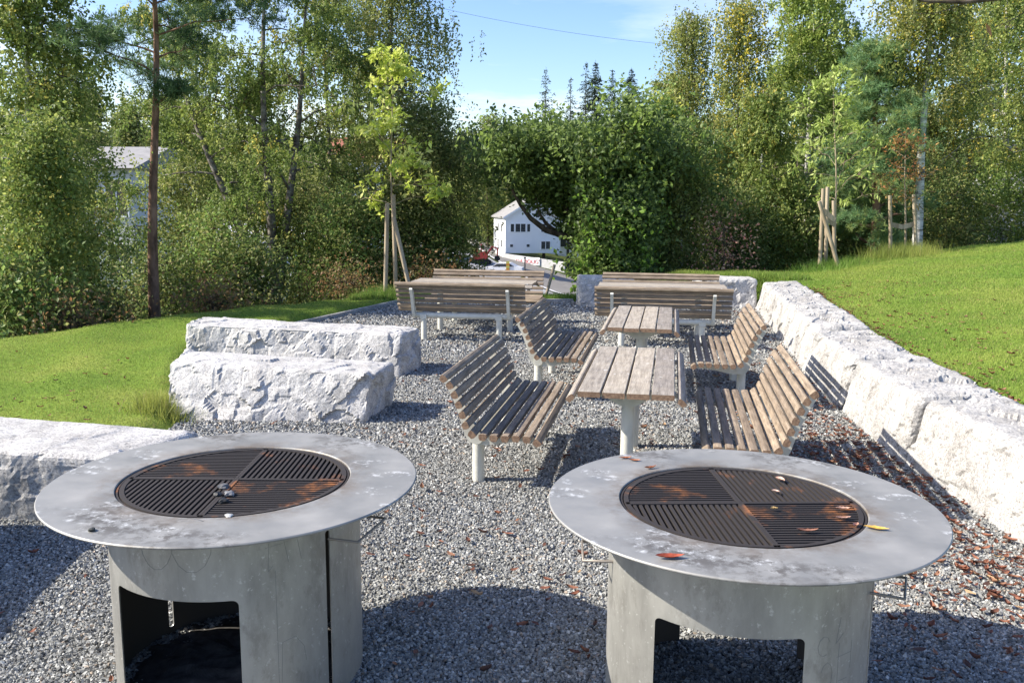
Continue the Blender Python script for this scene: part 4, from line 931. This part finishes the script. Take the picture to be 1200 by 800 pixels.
# distant spruces on the skyline
def spruce(label, u, Y, vt, rad, full, seed):
    rng = np.random.default_rng(seed); x, _, zt = at_y(u, vt, Y); zb = hgt(x, Y); H = zt - zb
    root = thing('spruce_tree', label, 'tree', (x, Y, zb), 0, 'spruces standing on the skyline')
    mb = MB(); mb.tube([(0, 0, -.3), (0, 0, H * .6), (0, 0, H)], [.22, .1, .015], 7, cap=False); mb.build('trunk', M_bark, root)
    z = H * .25; P, A, Ls = [], [], []; pal = np.array([(.02, .035, .02), (.03, .05, .026), (.045, .065, .03)])
    while z < H - .1:
        rr = rad * ((H - z) / (H * .3)) ** .85 * (1 if z > .7 * H else .99); rr = min(rr, rad * 1.5) * (1 + .15 * math.sin(z * 3.1))
        for k in range(9):
            if rng.random() > full: continue
            az = rng.uniform(0, 6.28); L_ = rr * rng.uniform(.6, 1.15); n = max(2, int(L_ / .12))
            for q in range(n):
                t_ = (q + .3) / n; zz = z - .32 * L_ * t_ + .10 * L_ * max(0, t_ - .6) * 3; d = np.array([math.cos(az), math.sin(az), 0])
                for w_ in range(3 if full > .7 else 2):
                    off = rng.normal(0, .07 + .10 * (1 - t_) * min(1, L_), 3) * (1, 1, .45)
                    P.append(d * L_ * t_ + (0, 0, zz) + off); dd = d * .8 + rng.normal(0, .45, 3) + (0, 0, -.35); A.append(dd / np.linalg.norm(dd)); Ls.append(rng.uniform(.18, .34))
        z += rng.uniform(.22, .42)
    for q in range(8): P.append(np.array([0, 0, H - .07 * q])); dd = rng.normal(0, .3, 3) + (0, 0, -1 if q else 1); A.append(dd / np.linalg.norm(dd)); Ls.append(.2)
    P = np.array(P); ax = np.array(A); l = np.array(Ls)[:, None]; nr = rng.normal(size=P.shape); nr[:, 2] += 1; nr -= ax * (nr * ax).sum(1)[:, None]; nr = unit(nr); sd_ = np.cross(ax, nr)
    V = np.stack([P, P + ax * l * .5 + sd_ * l * .17, P + ax * l, P + ax * l * .5 - sd_ * l * .17], 1).reshape(-1, 3)
    mesh_np('crown', V, np.arange(len(V)).reshape(-1, 4), M_leaf, root, col=pal[rng.integers(0, 3, len(P))])
for k, (u, vt, rd, fl) in enumerate([(640, 80, 2.5, .5), (669, 90, 1.6, .45), (687, 74, 2.5, .48), (698, 72, 3.0, .9), (718, 82, 2.8, .65), (740, 80, 3.6, 1.0)]):
    spruce(['spruce with a thin see-through crown, first of the skyline spruces', 'short spindly spruce tip between taller skyline spruces', 'thin ragged spruce touching the tallest spruce', 'tallest dark spruce on the skyline',
            'slim spruce with gaps just left of the dense dark spruce', 'dense dark pointed spruce at the right end of the row'][k], u, 120 + 3 * k, vt, rd, fl, 50 + k)

for k, (u, Y, vt, h_) in enumerate([(104, 74, 108, 26), (150, 80, 128, 30), (196, 76, 112, 28), (232, 84, 120, 30)]):
    T('deciduous_tree', ['olive round tree rising behind the left end of the grey building', 'low olive tree directly behind the grey building roof', 'olive tree behind the grey building, right of the pine trunk', 'olive tree far behind the slim birch'][k], u, Y, vt, h_, 320 + k, pal=OLV + DRK[:2], nl=9000, tr=.2, c0=.1, L_=.3, nbr=40, sub=5, trunk=M_bark, spread=.5, kind='broad')
# mid-distance trees (beyond the slope)
rq = random.Random(77)
mids = [(-18, 30), (-9, 44), (-22, 42), (-9.5, 33), (-27, 33), (17, 33), (22, 36), (27, 34), (12, 38), (19, 44), (30, 42), (8, 46), (14, 52), (24, 52)]
mid_lab = ['behind the left edge birch', 'beyond the pine trunk', 'far behind the left birches', 'beyond the many stemmed birch', 'beyond the left picture edge', 'behind the blue green pine', 'behind the white trunked birch', 'behind the right edge birches',
           'behind the golden birch', 'far behind the blue green pine', 'far behind the right edge birch', 'far behind the weeping birch', 'far behind the very tall tree', 'far behind the yellowing birch']
for k, (x, y) in enumerate(mids):
    zb = hgt(x, y); left = x < 0; Ht = rq.uniform(8, 11) if left else rq.uniform(11, 14)
    tree('deciduous_tree', ('olive' if k % 2 else 'green') + ' background tree ' + mid_lab[k], (x, y, zb), Ht, rq.uniform(2.6, 3.6), 200 + k, pal=(OLV if k % 2 else BIR[:4]), nl=13000, tr=.14, c0=.08, L_=.16, nbr=36, sub=5, weep=.3, trunk=M_birchd, spread=.35, group='background trees on the slope')
# far woodland as one mass
def woodland(name, label, n, region, hlo, hhi, per, seed, pals, lz):
    r_ = np.random.default_rng(seed); Vs, Cs = [], []
    pts_ = region(r_, n); zz = height(pts_[:, 0], pts_[:, 1])
    for (x, y), z in zip(pts_, zz):
        H_ = r_.uniform(hlo, hhi); conif = r_.random() < .35; rd = H_ * (.16 if conif else .27)
        u = r_.random(per) ** (.8); a = r_.uniform(0, 6.28, per)
        pr = (1 - u) if conif else np.sqrt(np.clip(1 - (2 * u - 1) ** 2, 0, 1)) * (.8 + .4 * np.sin(a * 3 + 7 * u))
        rr = rd * pr * r_.uniform(.7, 1.08, per); P = np.stack([x + rr * np.cos(a), y + rr * np.sin(a), z + H_ * (.08 + .92 * u)], 1)
        pal = np.array(pals[0] if conif else pals[1 + r_.integers(0, len(pals) - 1)]); c = pal[r_.integers(0, len(pal), per)] * r_.uniform(.75, 1.25, (per, 1))
        Vs.append(P); Cs.append(c)
    V, F, c = leaf_quads(np.concatenate(Vs), lz, .75, .2, r_, np.concatenate(Cs), .6)
    tag(mesh_np(name, V, F, M_leaf, col=c), label, 'woodland', kind='stuff')
def reg1(r_, n):
    P = np.stack([r_.uniform(-170, 170, n), r_.uniform(165, 300, n)], 1); return P
woodland('far_woodland', 'mixed far woodland covering the hills behind the house', 900, reg1, 9, 15, 170, 8, [[(.03, .05, .025), (.045, .07, .03)], GRN, OLV, BIR[:4]], 1.1)
def reg2(r_, n):
    a = np.stack([r_.uniform(-110, -14, n), r_.uniform(118, 160, n)], 1); b_ = np.stack([r_.uniform(17, 90, n), r_.uniform(60, 150, n)], 1)
    return np.concatenate([a[: n // 3], b_[: 2 * n // 3]])
woodland('valley_woodland', 'mixed woodland in the valley to both sides of the house', 190, reg2, 7, 13, 450, 9, [[(.03, .05, .025), (.045, .07, .03)], GRN, OLV, BIR[:4]], .6)
for k, (u, Y, vt, h_) in enumerate([(572, 135, 140, 18), (595, 140, 150, 16), (545, 130, 160, 20)]):
    T('deciduous_tree', ['pale olive round tree above the road left of the big tree', 'small pale olive tree touching the big dark tree', 'olive tree at the edge of the willow crown'][k], u, Y, vt, h_, 300 + k, pal=OLV + BIR[:2], nl=7000, tr=.25, c0=.05, L_=.45, nbr=40, sub=5, trunk=M_bark, spread=.8, kind='broad')

# ------------------------------------------------------------------ road, house, vehicles beyond the slope
def drape(name, pts_, m, kind='structure', lift=.05, nseg=14, sub=24):
    """strip between two polylines (left, right) laid on the ground"""
    A_, B_ = pts_; vs = []
    for i in range(sub + 1):
        t = i / sub; f = t * (len(A_) - 1); k = min(int(f), len(A_) - 2); q = f - k
        a = Vector(A_[k]).lerp(Vector(A_[k + 1]), q); b_ = Vector(B_[k]).lerp(Vector(B_[k + 1]), q)
        for j in range(nseg + 1):
            p = a.lerp(b_, j / nseg); vs.append((p.x, p.y))
    z = height([v[0] for v in vs], [v[1] for v in vs]) + lift
    V = np.column_stack([np.array(vs), z]); F = [(i * (nseg + 1) + j, i * (nseg + 1) + j + 1, (i + 1) * (nseg + 1) + j + 1, (i + 1) * (nseg + 1) + j) for i in range(sub) for j in range(nseg)]
    return tag(mesh_np(name, V, F, m), kind=kind)
drape('road', ([(-12, 150), (-7, 138), (-2.4, 112), (1.5, 92), (4, 76), (8, 60)], [(-7, 150), (-3, 136), (2.6, 113.5), (7.3, 106), (14, 84), (20, 62)]), M_road, lift=.08)
drape('road_edge_line', ([(-12.4, 150), (-7.4, 138), (-2.8, 112), (1.1, 92), (3.6, 76), (7.6, 60)], [(-12, 150), (-7, 138), (-2.4, 112), (1.5, 92), (4, 76), (8, 60)]), M_conc, lift=.12, nseg=2)
drape('rubble_yard', ([(-16, 112), (-14, 96), (-12, 82), (-9, 66)], [(-3.2, 112), (-.2, 96), (2.8, 80), (5, 66)]), M_pale, lift=.06)
drape('pale_yard', ([(-62, 116), (-50, 88), (-38, 62)], [(-20, 112), (-17, 84), (-15, 60)]), M_pale2, lift=.08)
GBh = 118.0
def add_window(mb_unused, parent, x, z, w, h, y, panes=1):
    fr_ = MB(); fw = .09
    fr_.box(x, y - .04, z + h / 2 + fw / 2, w + 2 * fw, .1, fw); fr_.box(x, y - .04, z - h / 2 - fw / 2, w + 2 * fw, .1, fw)
    for s in (-1, 1): fr_.box(x + s * (w / 2 + fw / 2), y - .04, z, fw, .1, h)
    for k in range(1, panes): fr_.box(x - w / 2 + w * k / panes, y - .04, z, .07, .1, h)
    f_ = fr_.build('window', M_white, parent); g = MB(); g.box(x, y - .012, z, w, .02, h); g.build('pane', M_glass, f_)
def house():
    zb = -5.15; t = thing('white_house', 'white wooden gabled house by the road beyond the trees', 'house', (-1.0, GBh, zb), R(11))
    w, dpt, eh, gh = 7.5, 9, 4.8, 2.3
    mb = MB(); v = [(0, 0, 0), (w, 0, 0), (w, 0, eh), (w / 2, 0, eh + gh), (0, 0, eh)]
    vs = v + [(x, dpt, z) for x, y, z in v]
    mb.add(vs, [(0, 1, 2, 3, 4), (9, 8, 7, 6, 5), (0, 4, 9, 5), (1, 6, 7, 2), (0, 5, 6, 1)])
    for k in range(24): mb.box(w / 2, -.012, .1 + k * .2, w - .06, .02, .012)
    mb.build('wall', M_white, t)
    rf = MB(); n_ = Vector((-gh, 0, w / 2)).normalized() * .14
    for s in (0, 1):
        a = Vector((-.35, 0, eh - .35 * gh / (w / 2))) if s == 0 else Vector((w + .35, 0, eh - .35 * gh / (w / 2))); p = Vector((w / 2, 0, eh + gh))
        up = Vector((0, 0, .16)); q = [a + Vector((0, -.35, 0)), p + Vector((0, -.35, 0)), p + Vector((0, dpt + .35, 0)), a + Vector((0, dpt + .35, 0))]
        q2 = [x + up for x in q]; rf.add([x + Vector((0, 0, .01)) for x in q] + q2, [(0, 1, 2, 3), (4, 7, 6, 5), (0, 4, 5, 1), (2, 6, 7, 3), (0, 3, 7, 4), (1, 5, 6, 2)])
    rf.build('roof', M_roof, t)
    bb = MB()
    for s in (0, 1):
        a = Vector((-.35, -.36, eh - .36)) if s == 0 else Vector((w + .35, -.36, eh - .36)); p = Vector((w / 2, -.36, eh + gh - .16))
        bb.add([a, p, p + Vector((0, 0, .3)), a + Vector((0, 0, .3)), a + Vector((0, .05, 0)), p + Vector((0, .05, 0)), p + Vector((0, .05, .3)), a + Vector((0, .05, .3))], [(0, 1, 2, 3), (4, 7, 6, 5), (0, 4, 5, 1), (3, 2, 6, 7)])
    bb.build('bargeboard', M_white, t)
    for x, z, ww, hh, p in ((.95, 3.35, .45, 1.0, 1), (2.05, 3.35, 1.35, 1.05, 2), (3.15, 3.35, .4, 1.0, 1), (5.5, 3.35, 1.25, 1.05, 2), (5.5, 1.05, 1.2, 1.0, 2), (.85, 1.0, .4, .35, 1), (3.1, 1.0, .4, .35, 1), (4.35, 5.2, .5, 1.0, 1)):
        add_window(None, t, x, z, ww, hh, 0, p)
    for y_, z in ((2.2, 3.3), (5, 3.3), (2.2, 1.2), (5, 1.2)):
        fr_ = MB(); fr_.box(-.04, y_, z, .08, 1.0, 1.2); f_ = fr_.build('window', M_white, t); g = MB(); g.box(-.09, y_, z, .03, .8, 1.0); g.build('pane', M_glass, f_)
    return t
house()
# retaining wall below the house with red lettering
def ret_wall():
    p0, p1, p2 = (-2.35, 121.5), (-1.25, 116.6), (6.6, 112.5); t = thing('retaining_wall', 'pale concrete wall with red lettering below the white house', 'wall', (p1[0], p1[1], -7.6))
    o_ = Vector(t.location); mb = MB()
    for a, b_, za, zb_ in ((p0, p1, -5.0, -5.1), (p1, p2, -5.1, -5.9)):
        A_ = Vector((*a, 0)); B_ = Vector((*b_, 0)); n_ = Vector(((B_ - A_).y, -(B_ - A_).x, 0)).normalized() * -.3
        q = [A_, B_, B_ + n_, A_ + n_]; lo = [Vector((p.x, p.y, -9)) - o_ for p in q]; hi = [Vector((p.x, p.y, z)) - o_ for p, z in zip(q, (za, zb_, zb_, za))]
        mb.add(lo + hi, [(0, 1, 5, 4), (1, 2, 6, 5), (2, 3, 7, 6), (3, 0, 4, 7), (4, 5, 6, 7)])
    mb.build('concrete_wall', M_conc, t)
    d = (Vector((*p2, 0)) - Vector((*p1, 0))).normalized(); ang = math.atan2(d.y, d.x)
    mb = MB(); mb.box(0, 0, 0, 3.5, .03, 1.0, Matrix.Rotation(ang, 4, 'Z') @ Matrix.Identity(4)); bo = mb.build('banner', M_white, t)
    c = Vector((*p1, 0)) + d * 3.6; bo.location = (c.x - o_.x + .02 * d.y, c.y - o_.y - .12, -5.95 - o_.z)
    cu = bpy.data.curves.new('lettering', 'FONT'); cu.body = "DA BOLIG'"; cu.size = .72; cu.align_x = 'CENTER'; cu.align_y = 'CENTER'; cu.extrude = .01; cu.materials.append(M_redtx)
    to = bpy.data.objects.new('lettering', cu); C.objects.link(to); to.parent = bo; to.rotation_euler = (R(90), 0, ang); to.location = (0, -.05, -.05)
ret_wall()
# red mini excavator
def excavator():
    x, y, _ = at_y(563, 312, 97); z = hgt(x, y); zc = at_y(563, 321, 97)[2]; z = max(z, zc - .2)
    t = thing('mini_excavator', 'small red and black excavator parked on the rubble by the road', 'excavator', (x, y, z), R(8))
    mb = MB(); mb.box(0, 0, .9, 1.5, 1.1, .55); mb.box(.35, 0, 1.25, .8, 1.0, .35); mb.box(-.5, 0, .72, .6, 1.0, .25); mb.build('body', M_red, t)
    mb = MB(); mb.box(-.35, 0, 1.75, .06, .06, .9); mb.box(.15, 0, 1.75, .06, .06, .9); mb.box(-.35, .6, 1.75, .06, .06, .9); mb.box(.15, .6, 1.75, .06, .06, .9); mb.box(-.1, .3, 2.2, .7, .9, .07); mb.build('canopy', M_red, t)
    for s in (-1, 1):
        mb = MB(); pr = [(-.9 + .28 * math.cos(R(a)), .3 + .28 * math.sin(R(a))) for a in range(90, 271, 30)] + [(.9 + .28 * math.cos(R(a)), .3 + .28 * math.sin(R(a))) for a in range(-90, 91, 30)]
        mb.prism(pr, s * .55 - .16, s * .55 + .16); mb.build('track', M_black, t)
    mb = MB(); mb.tube([(.7, 0, 1.1), (1.3, 0, 1.95), (1.9, 0, 1.75)], [.12, .11, .09], 8); mb.tube([(1.9, 0, 1.75), (1.85, 0, .9)], .08, 8); mb.build('boom', M_red, t)
    mb = MB(); mb.prism([(1.6, .95), (2.05, .95), (2.15, .6), (1.9, .4), (1.6, .55)], -.3, .3); mb.build('bucket', M_black, t)
excavator()
def car():
    x, y, zc = at_y(591, 321, 93); z = zc - .25
    t = thing('parked_car', 'white car parked beside the red excavator, seen over the bench', 'car', (x, y, z), R(-8))
    body = [(-2.0, .3), (-2.05, .75), (-1.9, .95), (-1.25, 1.05), (-.7, 1.42), (.7, 1.45), (1.35, 1.1), (1.95, .95), (2.05, .7), (2.0, .3)]
    mb = MB(); mb.prism(body, -.85, .85); mb.build('body', M_carw, t)
    mb = MB(); mb.prism([(-1.1, 1.06), (-.65, 1.38), (.65, 1.4), (1.15, 1.1)], -.86, .86); mb.build('side_windows', M_glass, t)
    for sx in (-1.3, 1.3):
        for sy in (-.78, .78):
            mb = MB(); mb.tube([(sx, sy - .1, .32), (sx, sy + .1, .32)], .32, 18); wh = mb.build('wheel', M_black, t); r2 = MB(); r2.tube([(sx, sy - .11, .32), (sx, sy + .11, .32)], .19, 14); r2.build('rim', M_bolt, wh)
car()
for k, (u, vb, vt, Y, lab) in enumerate([(595, 322, 306, 92, 'orange and yellow striped marker post beside the white car'), (557, 303, 292, 104, 'orange and yellow striped marker post above the red excavator')]):
    a = at_y(u, vb, Y); b_ = at_y(u, vt, Y); t = thing('marker_post', lab, 'marker post', (a[0], Y, a[2]), 0, 'striped marker posts by the road'); h = b_[2] - a[2]
    gz = hgt(a[0], Y) - a[2]
    mb = MB(); mb.box(0, .05, (h + gz) / 2, .08, .05, abs(h - gz)); mb.build('post', M_bolt, t)
    mb = MB()
    for q in range(6): mb.box(0, 0, h * (q + .5) / 6, .34, .04, h / 6 - .004, mi=q % 2)
    mb.build('striped_board', [M_orange, M_yel], t)
a = at_y(615, 321, 70); t = thing('sign_pole', 'thin dark pole standing by the road below the house', 'pole', (a[0], 70, hgt(a[0], 70)))
mb = MB(); top = at_y(615, 302, 70)[2] - t.location.z; mb.tube([(0, 0, -.2), (0, 0, top)], .055, 8); mb.box(.0, 0, top, .22, .08, .1); mb.build('pole', M_cable, t)
a = Vector(at_y(636, 346, 17.8)); b_ = Vector(at_y(650, 310, 17.8)); mb = MB(); a.z = hgt(a.x, a.y) - .1; mb.tube([Vector((0, 0, 0)), b_ - a], .03, 8); o = mb.build('wooden_stake', M_stake); o.location = a
tag(o, 'single leaning stake left of the big dark tree', 'stake')

# left building and red roofed house behind the trees
def block(name, label, x, y, z0, w, d, h, rh, rz, rows, cols_, rm, wm):
    t = thing(name, label, 'building', (x, y, z0), rz)
    mb = MB(); mb.box(w / 2, d / 2, h / 2, w, d, h); mb.build('wall', wm, t)
    mb = MB(); e = .5; q = [(-e, -e, h + .01), (w + e, -e, h + .01), (w + e, d + e, h + .01), (-e, d + e, h + .01), (-e, d / 2, h + rh), (w + e, d / 2, h + rh)]
    mb.add(q, [(0, 1, 5, 4), (2, 3, 4, 5), (0, 4, 3), (1, 2, 5), (0, 3, 2, 1)]); mb.build('roof', rm, t)
    for r_ in range(rows):
        for c in range(cols_):
            x_ = w * (c + .5) / cols_; z_ = h * (r_ + .55) / rows; add_window(None, t, x_, z_, w / cols_ * .68, h / rows * .55, 0, 2)
bz = at_y(140, 270, 58); block('flat_building', 'pale grey building with big dark windows behind the pine trunk', bz[0] - 7.0, 58, hgt(bz[0], 58) - .5, 8.4, 9, at_y(150, 198, 58)[2] - hgt(bz[0], 58) + .5, 1.6, R(-6), 2, 4, M_roof, M_conc)
bz = at_y(400, 190, 95); block('red_roofed_house', 'white house with a red tiled roof behind the yellow green sapling', bz[0] - 1, 95, hgt(bz[0], 95) - .5, 7.5, 7, at_y(400, 186, 95)[2] - hgt(bz[0], 95) + .5, 2.4, R(8), 2, 3, M_redroof, M_white)
bz = at_y(655, 200, 150); block('white_barn', 'white building glimpsed through the crown of the dark green tree', bz[0] - 3, 150, hgt(bz[0], 150) - .5, 12, 8, at_y(655, 200, 150)[2] - hgt(bz[0], 150), 2.5, R(5), 2, 4, M_roof, M_white)

# overhead cable and the twig hanging in at the top right
a = Vector(at_y(380, -26, 60)); b_ = Vector(at_y(900, 60, 60)); mb = MB()
mb.tube([a.lerp(b_, k / 20) + Vector((0, 0, -.9 * (1 - (2 * k / 20 - 1) ** 2))) for k in range(21)], .009, 5); o = mb.build('overhead_cable', M_cable)
tag(o, 'thin dark overhead cable crossing the sky at upper centre', 'cable')
t = thing('hanging_branch', 'bare dark twig with a few large leaves hanging in at top right', 'branch', at_y(1230, 10, 6.0))
o_ = Vector(t.location); mb = MB(); P = lambda u, v, Y=6.0: Vector(at_y(u, v, Y)) - o_
mb.tube([P(1290, -30), P(1200, -6), P(1165, -1), P(1130, 3), P(1085, 2), P(1060, -4)], [.022, .018, .015, .012, .008, .004], 6)
mb.tube([P(1165, -1), P(1135, -4), P(1105, 2), P(1080, 6)], [.007, .005, .004, .002], 5)
mb.tube([P(1135, 3), P(1110, 12), P(1094, 16), P(1072, 16)], [.004, .003, .002, .0015], 5); mb.tube([P(1260, -30), P(1215, 6), P(1185, 24), P(1165, 33)], [.006, .004, .003, .002], 5)
mb.build('twig', M_bark, t)
for k, (u, v_, c) in enumerate([(1157, 36, (.45, .22, .08)), (1168, 104, (.25, .32, .1)), (1185, 106, (.5, .28, .1)), (1197, 108, (.22, .34, .14)), (1070, 6, (.1, .12, .04))]):
    if k in (1, 2, 3): continue
    vs, fs = leaf_mesh(.09, .04, .3, k); o = mesh_np('leaf', vs, fs, leaf_col_mat(c, k), t, smooth=True); o.location = P(u, v_); o.rotation_euler = (R(70), R(60), R(20 * k))
